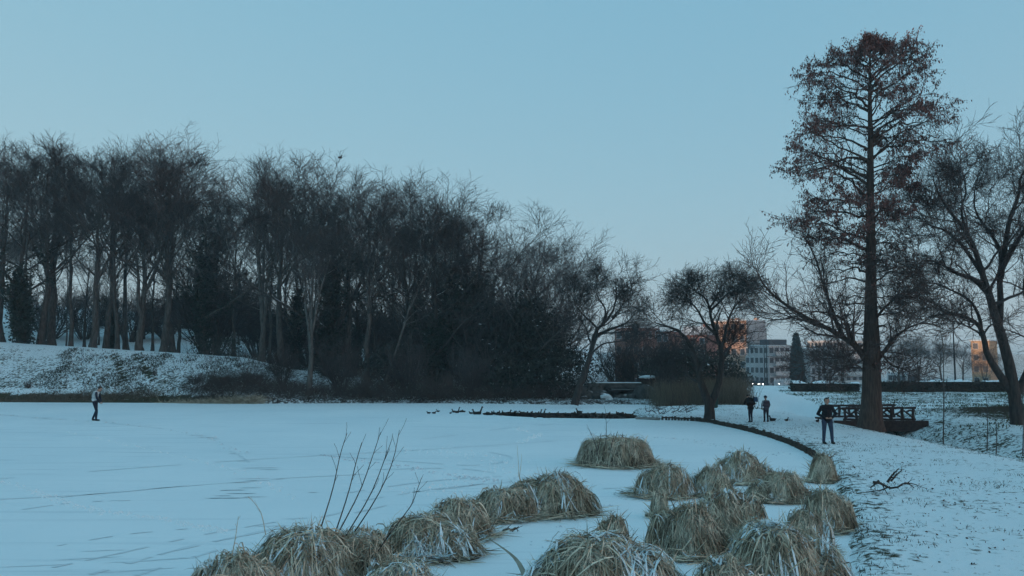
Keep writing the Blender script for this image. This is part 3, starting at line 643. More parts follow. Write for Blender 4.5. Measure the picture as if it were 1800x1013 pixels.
SH = {'E': evergreen_shrub('evergreen_shrub', 41, 2.0, 5.0, M['evergreen'], 120, 30, .20), 'F': evergreen_shrub('evergreen_shrub', 42, 2.4, 3.4, M['evergreen'], 100, 28, .20),
      'T': twig_shrub('bare_shrub', 43, 1.6, 3.4, M['twig'], 30), 'U': twig_shrub('bare_shrub', 44, 2.2, 2.6, M['bramble'], 34, .0)}
SHH = {'E': 5.0, 'F': 3.4, 'T': 3.4, 'U': 2.6}; sh_first = set()
def put_shrub(key, px, Y, top, label, group=None, wk=1.0):
    r = np.random.default_rng(3000 + len(sh_first) + int(px * 7)); x = (px - CX) / F * Y; z = float(gz(x, Y)); H = max(CH + (HOR - top) / F * Y - z, .6); s = H / SHH[key]; rz = r.random() * 6.28; sc = (s * wk, s * wk, s)
    if key not in sh_first:
        sh_first.add(key); o = SH[key]; o.location = (x, Y, z); o.rotation_euler = (0, 0, rz); o.scale = sc; o['label'] = label
        if group: o['group'] = group
        return o
    return dup(SH[key], (x, Y, z), rz, sc, label, group)
for k, px, Y, top, wk, lab in [
    ('T', 372, 79, 430, .8, 'tall bare thicket among the trunks above the right end of the snowy slope'),
    ('T', 770, 70, 500, .9, 'tall bare thicket in the wood below the skyline dip'),
    ('E', 825, 67, 470, .8, 'tall dark evergreen under the broad fanning tree'),
    ('T', 872, 65, 530, .9, 'bare thicket in the wood above the start of the duck row'),
    ('E', 915, 64, 515, .85, 'dark evergreen shrub near the right end of the wood'),
    ('E', 955, 63, 545, .95, 'evergreen with snow-dusted drooping sprays at the end of the wood'),
    ('F', 990, 61.5, 610, .95, 'low dark evergreen at the tip of the wood beside the cascade'),
    ('F', 900, 62, 620, .9, 'low evergreen at the pond edge under the tall evergreens'),
    ('F', 690, 66, 600, .8, 'low evergreen shrub at the foot of the pale leaning tree'),
    ('F', 400, 72, 590, .8, 'dark bush at the right end of the snowy crest'),
    ('F', 1205, 62, 610, 1.0, 'dark evergreen bush behind the round-crowned tree, left part'),
    ('F', 1250, 64, 612, .9, 'dark evergreen bush directly behind the round-crowned tree'),
    ('F', 1292, 66, 648, .8, 'low dark bush right of the round-crowned tree, left of the snowy path'),
    ('F', 1160, 66, 628, .9, 'dark bush between the cascade and the round-crowned tree'),
    ('T', 1120, 68, 590, .9, 'bare twiggy shrub behind the rock cascade'),
    ('T', 1085, 70, 600, .9, 'bare shrub on the slope just right of the wide-crowned leaning tree'),
    ('T', 1190, 72, 585, 1., 'tall bare shrub in front of the red brick houses'),
    ('U', 345, 63, 655, 1.1, 'tangled bare shrub at the right foot of the snowy slope'),
    ('U', 390, 62.5, 650, 1.1, 'bramble thicket where the snowy slope ends'),
    ('U', 440, 62.5, 640, 1.1, 'bramble thicket left of the pale forked tree'),
    ('T', 500, 63, 610, .9, 'bare shrub on the shore just left of the pale forked tree'),
    ('T', 600, 62.5, 600, .9, 'bare shrub on the shore right of the pale forked tree'),
    ('U', 650, 61.5, 650, 1.1, 'low arching shrub on the shore below the pale leaning tree'),
    ('T', 720, 62.5, 600, .9, 'bare shrub on the shore under the round-crowned tall tree'),
    ('U', 770, 61, 650, 1.1, 'arching shrub on the shore behind the first ducks'),
    ('T', 830, 62, 610, .9, 'bare shrub on the shore before the tall evergreen'),
    ('U', 55, 63, 690, .5, 'small dark bush low on the snowy slope near the left edge'),
    ('U', 275, 64.5, 645, .35, 'small dark bush on the snowy slope beside the slide tracks')]:
    put_shrub(k, px, Y, top, lab, None, wk)
r = np.random.default_rng(52)
for i in range(14):
    px = 20 + i * 34 + r.uniform(-10, 10)
    put_shrub('T', px, r.uniform(90, 112), r.uniform(490, 530), 'bare understorey shrub far back among the embankment trees', 'understorey far back in the wood', 1.3)
for i in range(12):
    px = 455 + i * 44 + r.uniform(-12, 12)
    put_shrub('T', px, r.uniform(78, 92), r.uniform(500, 550), 'dim understorey growth far back in the pond-side wood', 'understorey far back in the wood', 1.2)
# far hazy trees behind the hedge
for i, (k, px, Y, top) in enumerate([('A', 1575, 118, 590), ('C', 1612, 112, 583), ('B', 1650, 124, 592), ('A', 1690, 116, 600), ('C', 1725, 128, 612), ('D', 1475, 140, 600), ('B', 1440, 150, 606), ('P', 1140, 130, 600)]):
    nm = ['first', 'second', 'third', 'fourth', 'fifth'][i] + ' dim tree to the right of the tall conical tree, beyond the hedge' if i < 5 else ['dim tree before the grey houses, just left of the tall conical tree', 'dim tree before the grey houses, right of the columnar conifer', 'dim tree before the brick houses, left of the round-crowned tree'][i - 5]
    put_tree(k, px, Y, top, nm, 'far trees beyond the park', 1.6)

def arcs(name, C, n, H, spread, m, seed, K=5, rad=.008, lean=.5, **kw):
    """arching stems around centres C (N,3)"""
    rng = np.random.default_rng(seed); P0 = C[rng.integers(0, len(C), n)] + np.c_[rng.normal(0, spread, (n, 2)), np.zeros(n)]
    P0[:, 2] = gz(P0[:, 0], P0[:, 1]) if kw.pop('onground', True) else P0[:, 2]
    a = rng.random(n) * 6.28; d = nrm(np.stack([np.cos(a) * lean, np.sin(a) * lean, np.ones(n)], 1) + rng.normal(0, .2, (n, 3))); L = H * (.4 + .8 * rng.random(n))
    P = np.empty((n, K, 3)); P[:, 0] = P0; pos = P0
    for j in range(1, K): d = nrm(d + np.array([0, 0, -.12 * j * lean]) + rng.normal(0, .08, d.shape)); pos = pos + d * (L / (K - 1))[:, None]; P[:, j] = pos
    return obj(name, mesh(name, *tubes(P, np.maximum(rad * np.linspace(1, .4, K)[None] * (.7 + .6 * rng.random((n, 1))), .004), 3), m), **kw)
def line_pts(pts, n): return resample(np.array(pts, float), n)
shore = np.array([[*G(px, 706, .1)[:2], 0] for px in range(330, 1010, 6)]) + np.array([0, 1.2, 0])
arcs('undergrowth', shore, 6000, 1.5, .9, M['bramble'], 61, 5, .010, .7, kind='stuff', label='tangled bare brambles along the shore of the wood', category='undergrowth')
wd = np.random.default_rng(62); wp = np.stack([wd.uniform(-26, 9, 500), wd.uniform(66, 92, 500), np.zeros(500)], 1); wp = wp[np.abs(wp[:, 0] / wp[:, 1]) < .42]
arcs('wood_floor_brush', wp, 3800, 1.7, 1.0, M['bramble'], 63, 5, .012, .5, kind='stuff', label='bare brush on the dim floor of the wood', category='undergrowth')
rl = np.array([[*G(px, 709, .05)[:2], 0] for px in range(268, 455, 4)]) + np.array([0, .5, 0])
arcs('shore_reeds', rl, 5200, .55, .32, M['reed'], 64, 4, .010, .9, kind='stuff', label='pale flattened reeds at the foot of the snowy slope', category='reeds')
rl2 = np.array([[*G(px, 707, .05)[:2], 0] for px in range(-20, 270, 5)]) + np.array([0, .9, 0])
arcs('shore_grass', rl2, 3600, .38, .4, M['reed_far'], 65, 4, .010, .8, kind='stuff', label='dull dry grass along the foot of the snowy slope', category='grass')
rd = np.random.default_rng(66); rx = np.array([[*W(px, 700, Y)[:2], 0] for px, Y in zip(rd.uniform(1150, 1312, 320), rd.uniform(55, 62, 320))])
arcs('reed_bed', rx, 6500, 1.5, .3, M['reed_far'], 67, 4, .010, .12, kind='stuff', label='brown reed bed behind the round-crowned tree', category='reeds')
# grass pricking through the snow
def blades(name, X, Yy, h, wd_, m, seed, **kw):
    rng = np.random.default_rng(seed); n = len(X); z = gz(X, Yy) - .01; a = rng.random(n) * 6.28; hh = h * (.4 + rng.random(n)); lx = rng.normal(0, .55, (n, 2)) * hh[:, None]
    b = np.stack([X, Yy, z], 1); s = np.stack([np.cos(a), np.sin(a), 0 * a], 1) * wd_ * (.6 + .8 * rng.random((n, 1))); tip = b + np.c_[lx, hh]
    V = np.stack([b - s, b + s, tip], 1).reshape(-1, 3); return obj(name, mesh(name, V, np.arange(3 * n).reshape(-1, 3), m), **kw)
g = np.random.default_rng(71); n = 160000; X = g.uniform(-2, 22, n); Yy = g.uniform(9, 55, n) ; d = sdist(X, Yy); den = np.clip(fbm(X * 1.1, Yy * 1.1, 3) * 3.2 - 1.55, 0, 1) ** 1.5 + .3 * np.exp(-((d - .2) / .25) ** 2)
k = (d > .03) & (g.random(n) < den * 1.0 * np.clip(18 / Yy, .5, 1)) & (X < 15.5); blades('bank_grass', X[k], Yy[k], .065, .008, M['grass_dry'], 72, kind='stuff', label='dry grass pricking through the snow of the near bank', category='grass')
n = 60000; X = g.uniform(-36, -10, n); Yy = g.uniform(60, 73, n); d = sdist(X, Yy); k = (d > .3) & (d < 8.3) & (g.random(n) < np.clip(fbm(X * .9, Yy * .9, 3) * 2.6 - .9, .05, 1) * .8) & (CX + F * X / Yy < 500)
blades('slope_grass', X[k], Yy[k], .16, .03, M['grass_dry'], 73, kind='stuff', label='tufts of dry grass all over the snowy slope', category='grass')
n = 50000; X = g.uniform(14, 44, n); Yy = g.uniform(30, 76, n); k = (g.random(n) < np.clip(fbm(X * .6, Yy * .6, 3) * 2.6 - 1.0, 0, 1)) & (np.abs(X - (15 + (Yy - 40) * .17)) > 2.2)
blades('lawn_grass', X[k], Yy[k], .12, .025, mat('grass_green', (.055, .075, .032), island=.5), 74, kind='stuff', label='green grass showing through the snow beyond the brook', category='grass')
# fallen leaves near the shore
lp = g.random((900, 2)) * np.array([5.5, 30]) + np.array([6.0, 11]); lp = lp[sdist(lp[:, 0], lp[:, 1]) > .2]; lc = np.c_[lp, gz(lp[:, 0], lp[:, 1]) + .012]
obj('fallen_leaves', mesh('fallen_leaves', *leafcloud(lc, 1, .05, g, (.05, .05, .002)), M['leaf_dead']), kind='stuff', label='dead leaves scattered on the near bank', category='leaves')

def hedge(label, pxs, Y, top, seed):
    rng = np.random.default_rng(seed); a, b = W(pxs[0], 680, Y), W(pxs[1], 680, Y); L = b[0] - a[0]; zb = float(gz((a[0] + b[0]) / 2, Y)); H = CH + (HOR - top) / F * Y - zb
    root = thing('hedge', label, 'hedge', ((a[0] + b[0]) / 2, Y, zb), group='clipped hedges before the street'); n = int(L * 260)
    p = np.stack([rng.uniform(-L / 2, L / 2, n), rng.normal(0, .38, n), rng.random(n) ** .7 * (H - .06)], 1); p[:, 1] = np.clip(p[:, 1], -.55, .55)
    obj('foliage', mesh('foliage', *leafcloud(p, 3, .16, rng, (.1, .06, .06)), M['hedge']), root)
    mb = MB(); mb.box((0, 0, H * .46), (L - .1, .8, H * .9)); obj('core', mb.build('core', M['hedge']), root)
    nx_ = int(L / .18); x = np.linspace(-L / 2, L / 2, nx_); th = np.clip(fbm(x * .7 + seed * 9, x * 0, 3) * .5 - .12, 0, .2); V = []
    for yy, f in ((-.52, 0), (-.3, 1), (0, 1.2), (.3, 1), (.52, 0)): V.append(np.stack([x, np.full(nx_, yy) + rng.normal(0, .03, nx_), H - .03 + th * f], 1))
    V = np.concatenate(V); i = np.arange(nx_ - 1); Q = np.concatenate([np.stack([i + r_ * nx_, i + 1 + r_ * nx_, i + 1 + (r_ + 1) * nx_, i + (r_ + 1) * nx_], 1) for r_ in range(4) if True]); kq = (th[np.tile(i, 4)] > .01)
    obj('snow_cap', mesh('snow_cap', V, Q[kq], M['snow'], True), root); return root
hedge('clipped dark hedge with a snowy top left of the tall conical tree', (1391, 1508), 74, 673, 81)
hedge('long clipped dark hedge with a snowy top right of the tall conical tree', (1545, 1830), 73, 670, 82)

# columnar conifer before the apartment houses
def columnar(label, px, Y, top, R, seed):
    rng = np.random.default_rng(seed); x = (px - CX) / F * Y; z = float(gz(x, Y)); H = CH + (HOR - top) / F * Y - z; root = thing('columnar_conifer', label, 'tree', (x, Y, z)); n = 700
    t = rng.random(n); rr = R * np.clip(np.interp(t, [0, .15, .5, .8, 1], [.85, 1, .85, .5, .08]), .05, 1); a = rng.random(n) * 6.28; k = .6 + .4 * rng.random(n)
    C = np.stack([np.cos(a) * rr * k, np.sin(a) * rr * k, t * H], 1); obj('crown', mesh('crown', *leafcloud(C, 14, .5, rng, (.16, .16, .35)), M['conifer']), root)
    mb = MB(); mb.tube(np.linspace([0, 0, -.2], [0, 0, H * .95], 6), np.linspace(.3, .05, 6), 8); obj('trunk', mb.build('trunk', M['bark']), root)
columnar('dark columnar conifer before the pale apartment house', 1399, 165, 590, 1.35, 83)

# ------------------------------------------------------------------ sedge tussocks in the ice
def tussock(label, px, base, wpx, hpx, seed, snow=0.0, stray=.05, flat=2.4):
    rng = np.random.default_rng(seed); c = G(px, base, 0.0); Y = c[1]; R = wpx / 2 * Y / F * 1.30; c = c + np.array([0, R * .42, 0]); H = max(W(px, base - hpx, c[1])[2], .12) * .74; flat = flat if flat > 4 else .9 + flat * .72
    c[2] = max(0., float(gz(c[0], c[1])) - .02) if sdist(c[0], c[1]) > 0 else 0
    root = thing('sedge_tussock', label, 'tussock', c, group='sedge tussocks standing in the frozen shallows'); K = 6; s = np.linspace(0, 1, K)[None]
    lobes = [(rng.normal(0, .10), rng.normal(0, .05), .74, 1.0)]; nl = 1 if wpx < 60 else (3 if wpx < 115 else 5); a_l = rng.random() * 6.28
    for j in range(nl): a_l += 6.28 / nl + rng.normal(0, .4); q = rng.uniform(.36, .52); lobes.append((math.cos(a_l) * q * 1.1, math.sin(a_l) * q * .7, rng.uniform(.38, .60), rng.uniform(.35, .92) if flat < 5 else rng.uniform(.85, 1.0)))
    lobes = np.array(lobes)
    def hgt(X, Z):                                          # rough outline of the clump (unit radius)
        h = np.zeros(np.shape(X))
        for lx, ly, lr, lh in lobes: h = np.maximum(h, lh * (1 - np.clip(np.hypot(X - lx, Z - ly) / lr, 0, 1) ** flat))
        return h * H
    n_tot = int(np.clip(4600 * (R * H) ** .75 / .55, 1100, 4600)); Pall = []; ar = lobes[:, 2] ** 2 * lobes[:, 3]; ar = ar / ar.sum()
    for (lx, ly, lr, lh), fr in zip(lobes, ar):
        n = int(n_tot * fr * .78); a0 = rng.random(n) * 6.28; r0 = lr * .62 * np.sqrt(rng.random(n)); r1 = np.maximum(r0 + lr * .25, lr * rng.uniform(.62, 1.16, n)); tw = rng.normal(0, .45, n); r = r0[:, None] + (r1 - r0)[:, None] * s; an = a0[:, None] + tw[:, None] * s ** 1.4
        X = lx + np.cos(an) * r; Z = ly + np.sin(an) * r; z = np.maximum(lh * H * (1 - np.clip(r / lr, 0, 1) ** flat), hgt(X, Z) * .9) + (np.abs(rng.normal(0, .06, n)) + .005)[:, None] * (.4 + np.sin(s * np.pi)) + rng.normal(0, .01, (n, K))
        lift = (rng.random(n) < .16)[:, None] * rng.uniform(.02, .16, (n, 1)) * s; z = np.maximum(z + lift, .006); Pall.append(np.stack([X * R, Z * R * .85, z], -1))
    def lying(m, lo, hi, lift, q0):                         # blades flung across the top in any direction
        a = rng.random(m) * 6.28; q = q0 * np.sqrt(rng.random(m)); dd = rng.random(m) * 6.28; L = rng.uniform(lo, hi, m); d2 = dd[:, None] + rng.normal(0, .5, m)[:, None] * s; st = (L / (K - 1))[:, None]
        X = (np.cos(a) * q - L * .3 * np.cos(dd))[:, None] + np.cumsum(np.cos(d2) * st, 1); Z = (np.sin(a) * q - L * .3 * np.sin(dd))[:, None] + np.cumsum(np.sin(d2) * st, 1)
        z = hgt(X, Z) * .98 + np.abs(rng.normal(0, lift, m))[:, None] + rng.uniform(-.03, .12, m)[:, None] * s; return np.stack([X * R, Z * R * .85, np.maximum(z, .01)], -1)
    Pall.append(lying(int(n_tot * .17), .3, .8, .05, .92)); m = int(n_tot * .09); b0 = rng.random(m) * 6.28; q = .8 * np.sqrt(rng.random(m)); X = np.cos(b0) * q; Z = np.sin(b0) * q; ln_ = rng.uniform(.08, .42, m) * (.5 + H); dv = nrm(np.stack([rng.normal(0, .55, m), rng.normal(0, .55, m), np.ones(m)], 1)); ss = s[..., None]
    Pall.append(np.stack([X * R, Z * R * .85, hgt(X, Z) * .95], 1)[:, None] + dv[:, None] * ln_[:, None, None] * ss + np.array([0, 0, -.5]) * ss ** 2 * ln_[:, None, None] * rng.random((m, 1, 1)))
    P = np.concatenate(Pall); n = len(P); w_ = (.0026 + .0075 * rng.random(n) ** 2) * (1 + .018 * Y); T = nrm(P[:, -1] - P[:, 0]); sd_ = nrm(np.cross(T, nrm(P[:, 3] * np.array([1, 1, 0])) + np.array([0, 0, .6]) + rng.normal(0, .5, (n, 3))))
    wk = np.array([.8, 1, 1, .9, .6, .12])[None, :, None]; A = P - sd_[:, None] * w_[:, None, None] * wk; B = P + sd_[:, None] * w_[:, None, None] * wk
    V = np.stack([A, B], 2).reshape(-1, 3); b = (np.arange(n)[:, None] * K + np.arange(K - 1)[None]).ravel() * 2; obj('blades', mesh('blades', V, np.stack([b, b + 1, b + 3, b + 2], 1), M['reed']), root)
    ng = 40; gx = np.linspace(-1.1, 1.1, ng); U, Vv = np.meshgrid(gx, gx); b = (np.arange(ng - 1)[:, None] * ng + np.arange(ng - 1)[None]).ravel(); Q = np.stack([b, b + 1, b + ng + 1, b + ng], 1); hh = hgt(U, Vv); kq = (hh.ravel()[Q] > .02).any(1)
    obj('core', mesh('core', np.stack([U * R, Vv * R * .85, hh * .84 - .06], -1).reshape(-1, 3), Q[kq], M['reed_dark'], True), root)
    if snow:                                                # snow caught on the bent tops
        ng = 64; gx = np.linspace(-1, 1, ng); U, Vv = np.meshgrid(gx, gx); q = np.hypot(U, Vv); hh = hgt(U, Vv); nz = .55 * fbm(U * 4.5 + seed * 3, Vv * 7 + seed, 4) + .45 * vnoise(U * 13 + seed, Vv * 17); keep = (nz + snow * .17 - .14 * q > .585) & (hh > .12 * H)
        SV = np.stack([U * R, Vv * R * .85, hh + .035 + .10 * (nz - .5)], -1).reshape(-1, 3) + rng.normal(0, .008, (ng * ng, 3)); b = (np.arange(ng - 1)[:, None] * ng + np.arange(ng - 1)[None]).ravel(); Q = np.stack([b, b + 1, b + ng + 1, b + ng], 1); Q = Q[keep.ravel()[Q].all(1)]
        m = int(800 * snow * R); SP = lying(m * 3, .12, .45, .05, .85); nzz = fbm(SP[:, 2, 0] / R * 3 + seed, SP[:, 2, 1] / R * 3, 3); SP = SP[np.argsort(-nzz)[:m]]; sdv = nrm(np.cross(nrm(SP[:, -1] - SP[:, 0]), np.array([0, 0, 1.]))); sw = rng.uniform(.007, .020, m)[:, None, None] * np.array([.3, .9, 1, 1, .8, .2])[None, :, None]
        A = SP - sdv[:, None] * sw + np.array([0, 0, .03]); B = SP + sdv[:, None] * sw + np.array([0, 0, .03]); SV2 = np.stack([A, B], 2).reshape(-1, 3); b2 = (np.arange(m)[:, None] * K + np.arange(K - 1)[None]).ravel() * 2; Q2 = np.stack([b2, b2 + 1, b2 + 3, b2 + 2], 1)
        obj('snow_patch', mesh('snow_patch', np.concatenate([SV, SV2]), np.concatenate([Q, Q2 + len(SV)]) if len(Q) else Q2 + len(SV), M['snow'], True), root)
    return root
TS = [('flat-topped tussock standing alone farthest out on the ice', 1093, 823, 126, 56, 0, 6.5), ('rounded tussock just right of and nearer than the lone flat-topped one', 1168, 877, 98, 64, .3, 2.2), ('smallest stumpy tussock in the group, just below a rounded one', 1157, 912, 36, 42, 0, 4),
      ('peaked far tussock left of the timber edging', 1312, 852, 90, 66, .4, 1.8), ('grey tussock leaning against the peaked far tussock', 1255, 874, 72, 56, .5, 2.4), ('blunt tussock in the middle of the right-hand group', 1288, 941, 106, 86, .5, 2.6), ('tall haystack-shaped tussock standing free at the centre front', 1217, 984, 128, 110, .1, 2.0),
      ('ragged tussock below the end of the timber edging', 1380, 885, 92, 58, .3, 2.6), ('narrow tufted tussock at the end of the timber edging', 1452, 850, 52, 60, 0, 1.7), ('rounded tussock against the snowy bank, below the tufted one', 1460, 938, 90, 86, .3, 2.4), ('biggest tussock in the right front, its crown powdered with snow', 1392, 1060, 196, 160, .9, 2.4),
      ('snow-topped tussock cut by the lower frame, left of the biggest one', 1290, 1082, 110, 108, .8, 2.6), ('broad snow-patched tussock at the lower frame, centre right', 1065, 1078, 262, 158, 1.0, 2.8), ('small tuft rising from the broad snow-patched tussock', 1083, 985, 56, 88, .2, 1.8),
      ('peaked tussock at the right end of the long diagonal row', 966, 910, 138, 90, .3, 1.7), ('low tussock second from the right in the diagonal row', 878, 918, 112, 60, .3, 2.6), ('grassy tussock third from the right in the diagonal row', 800, 952, 126, 78, .5, 2.4), ('tussock with snowy right flank in the middle of the diagonal row', 742, 986, 164, 84, .8, 2.0), ('low tussock wedged beside the willow shoots', 632, 1010, 100, 86, .6, 2.4),
      ('broad dark matted tussock below the willow shoots', 545, 1042, 226, 126, .7, 2.6), ('leftmost spiky tussock cut by the lower frame', 405, 1068, 140, 104, .5, 2.0), ('shaggy tussock filling the gap left of the biggest one', 1330, 985, 84, 74, .6, 2.2), ('small tussock at the bank just above the biggest one', 1425, 975, 84, 84, .6, 2.2),
      ('low snowy tussock at the lower frame between the dark matted and diagonal ones', 700, 1060, 130, 72, 1.1, 2.6)]
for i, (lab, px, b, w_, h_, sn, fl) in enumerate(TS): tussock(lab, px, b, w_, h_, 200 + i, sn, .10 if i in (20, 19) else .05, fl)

# thin shoots
def shoots(name, label, stems, Y, seed, r=.010, m='bark', cat='shrub', side=5):
    rng = np.random.default_rng(seed); b = W(*stems[0][0], Y); b[2] = 0; root = thing(name, label, cat, b); P = np.stack([resample(np.array([W(a, c, Y + k * .12) for a, c in st]) - b, 9) for k, st in enumerate(stems)]); R = np.linspace(r, r * .35, 9)[None].repeat(len(P), 0)
    for p in P: obj('stem', mesh('stem', *tubes(p[None], R[:1], 5), M[m], True), root)
    if side:
        side = max(side, 4); P1, R1 = spawn(P, R, side, .35, .95, .4, lambda l, t: l * .16, 4, rng, .08, .05, .6, r * .3)
        if len(P1) <= 12:
            for q in range(len(P1)): obj('twig', mesh('twig', *tubes(P1[q:q + 1], R1[q:q + 1], 3), M[m]), root)
        else: obj('twig', mesh('twig', *tubes(P1, R1, 3), M[m]), root, kind='stuff')
    return root
shoots('willow_shoots', 'cluster of bare willow shoots rising behind the dark matted tussock', [[(565, 925), (585, 860), (598, 800), (610, 762)], [(590, 935), (612, 868), (628, 805), (636, 778)], [(594, 938), (632, 865), (654, 805), (669, 760)], [(606, 945), (650, 872), (676, 808), (689, 772)], [(612, 952), (662, 875), (690, 812), (702, 756)]], 12.6, 301, .011)
shoots('leaning_sapling', 'single forked sapling leaning out of the tussock row right of the willow shoots', [[(660, 975), (695, 925), (722, 890), (733, 862), (741, 840)]], 12.4, 302, .010)
shoots('dead_stalk', 'bent dead stalk rising from the left end of the dark matted tussock', [[(467, 940), (460, 905), (450, 888), (436, 872)]], 12.0, 303, .007, 'reed', 'stalk', 3)
shoots('dead_stalk', 'upright dead stalk at the left of the spiky tussock', [[(408, 975), (414, 945), (419, 908)]], 11.3, 304, .008, 'reed', 'stalk', 2)
shoots('dead_stalk', 'thin pale stalks standing in the ice behind the peaked row-end tussock', [[(912, 838), (911, 812), (909, 783)], [(913, 838), (916, 815), (917, 798)]], 21.5, 305, .009, 'reed', 'stalk', 0)
shoots('dead_stalk', 'bare stems sticking up from the left end of the lone flat-topped tussock', [[(1052, 805), (1046, 780), (1034, 752)], [(1060, 800), (1066, 765), (1064, 720)], [(1072, 800), (1076, 780), (1080, 765)], [(1048, 800), (1054, 778), (1056, 764)]], 24.7, 306, .012, 'bramble', 'stalk', 6)
st = thing('reed_leaf', 'one broad pale reed leaf lying slanted before the tussock row', 'reed', G(928, 1020, 0)); pA = resample(np.array([W(860, 948, 12.9), W(890, 968, 12.4), W(912, 990, 12.0), W(930, 1030, 11.4)]) - np.array(st.location), 10)
sv = np.cross(np.array([0, 0, 1.]), nrm(np.gradient(pA, axis=0))); wv_ = np.linspace(.008, .05, 10)[:, None]; obj('blade', mesh('blade', np.concatenate([pA - sv * wv_, pA + np.array([0, 0, .012]), pA + sv * wv_]), np.concatenate([np.stack([np.arange(9) + j * 10, np.arange(9) + 1 + j * 10, np.arange(9) + 11 + j * 10, np.arange(9) + 10 + j * 10], 1) for j in (0, 1)]), mat('reed_pale', (.36, .33, .26), col2=(.27, .24, .18), scale=6), True), st)
# twigs lying on the ice and fallen branch on the bank
def fallen(name, label, lines, Y, z, r, seed, m='bark_old'):
    b = np.array([*W(*lines[0][0], Y)[:2], z]); root = thing(name, label, 'branch', b); P = np.stack([resample(np.array([W(a, c, Y + (k % 3 - 1) * .15) for a, c in st_]) - b, 8) for k, st_ in enumerate(lines)]); R = np.linspace(r, r * .3, 8)[None].repeat(len(P), 0) * np.linspace(1, .5, len(P))[:, None]
    for k in range(len(P)): obj('limb', mesh('limb', *tubes(P[k:k + 1], R[k:k + 1], 6), M[m], True), root)
    P1, R1 = spawn(P, R, 5, .2, .95, .6, lambda l, t: l * .3, 4, np.random.default_rng(seed), .15, .0, .6, .005); obj('twig', mesh('twig', *tubes(P1, R1, 3), M[m]), root)
Yb = G(1555, 862, .2)[1]
fallen('fallen_branch', 'dark broken branch lying on the snowy bank', [[(1535, 848), (1550, 850), (1562, 858), (1580, 856), (1592, 848), (1607, 858)], [(1560, 848), (1568, 836), (1580, 824)], [(1545, 845), (1537, 852), (1530, 858)], [(1566, 846), (1576, 835), (1586, 826)], [(1562, 856), (1548, 862), (1528, 864)], [(1590, 849), (1606, 851), (1630, 860)]], Yb, .2, .035, 311)
Yi = G(905, 935, 0)[1]
fallen('ice_litter', 'small dark clump of dead stems lying on the ice inside the tussock ring', [[(884, 934), (892, 930), (902, 932), (912, 926)], [(900, 934), (906, 928), (910, 933)], [(884, 932), (886, 938), (888, 944)]], Yi, 0., .03, 312)
for px0, px1, lab in ((1118, 1185, 'tangle of thin dead branches lying on the tip of the spit'), (1150, 1215, 'snowy bramble tangle on the spit left of the round-crowned tree')):
    ls = []; rr_ = np.random.default_rng(px0)
    for k in range(9):
        a = rr_.uniform(px0, px1); ls.append([(a, 730 - rr_.uniform(0, 8)), (a + rr_.uniform(-8, 14), 722 - rr_.uniform(0, 4)), (a + rr_.uniform(-14, 30), 720 - rr_.uniform(0, 12))])
    fallen('dead_branches', lab, ls, G((px0 + px1) / 2, 730, .1)[1], .1, .03, px0)
for px, b, t, lab in ((1658, 772, 590, 'thin bare sapling behind the bank, nearest the footbridge'), (1735, 782, 700, 'short thin sapling behind the bank crest'), (1751, 787, 742, 'shortest bare sapling poking over the bank crest'), (1798, 790, 690, 'thin sapling at the right edge behind the bank')):
    Ys = 27 + (1800 - px) * .05; shoots('sapling', lab, [[(px, b + 12), (px + 1, (b + t) / 2), (px - 1, t)]], Ys, px, .022 if px > 1660 else .03, 'bark', 'sapling', 6)

# ------------------------------------------------------------------ figures: tapered limbs fused into one skin
def capsule(a, b, ra, rb, seg=10, rings=4, flat=1.0):
    a = np.asarray(a, float); b = np.asarray(b, float); ax = b - a; L = np.linalg.norm(ax); t = ax / L if L > 1e-6 else np.array([0, 0, 1.])
    ref = np.array([0, 1., 0]) if abs(t[1]) < .9 else np.array([1., 0, 0]); u = np.cross(ref, t); u /= np.linalg.norm(u); v = np.cross(t, u)
    P = []; th = np.linspace(-np.pi / 2, 0, rings + 1)
    for q in th[:-1] if False else th: P.append((a + t * ra * math.sin(q), max(ra * math.cos(q), 1e-4)))
    for q in -th[::-1]: P.append((b + t * rb * math.sin(q), max(rb * math.cos(q), 1e-4)))
    an = np.arange(seg) * 2 * np.pi / seg; V = np.concatenate([c + r * (np.cos(an)[:, None] * u + np.sin(an)[:, None] * v * flat) for c, r in P]); n = len(P); i = np.arange(seg)
    Q = np.concatenate([np.stack([i + j * seg, (i + 1) % seg + j * seg, (i + 1) % seg + (j + 1) * seg, i + (j + 1) * seg], 1) for j in range(n - 1)])
    return V, Q
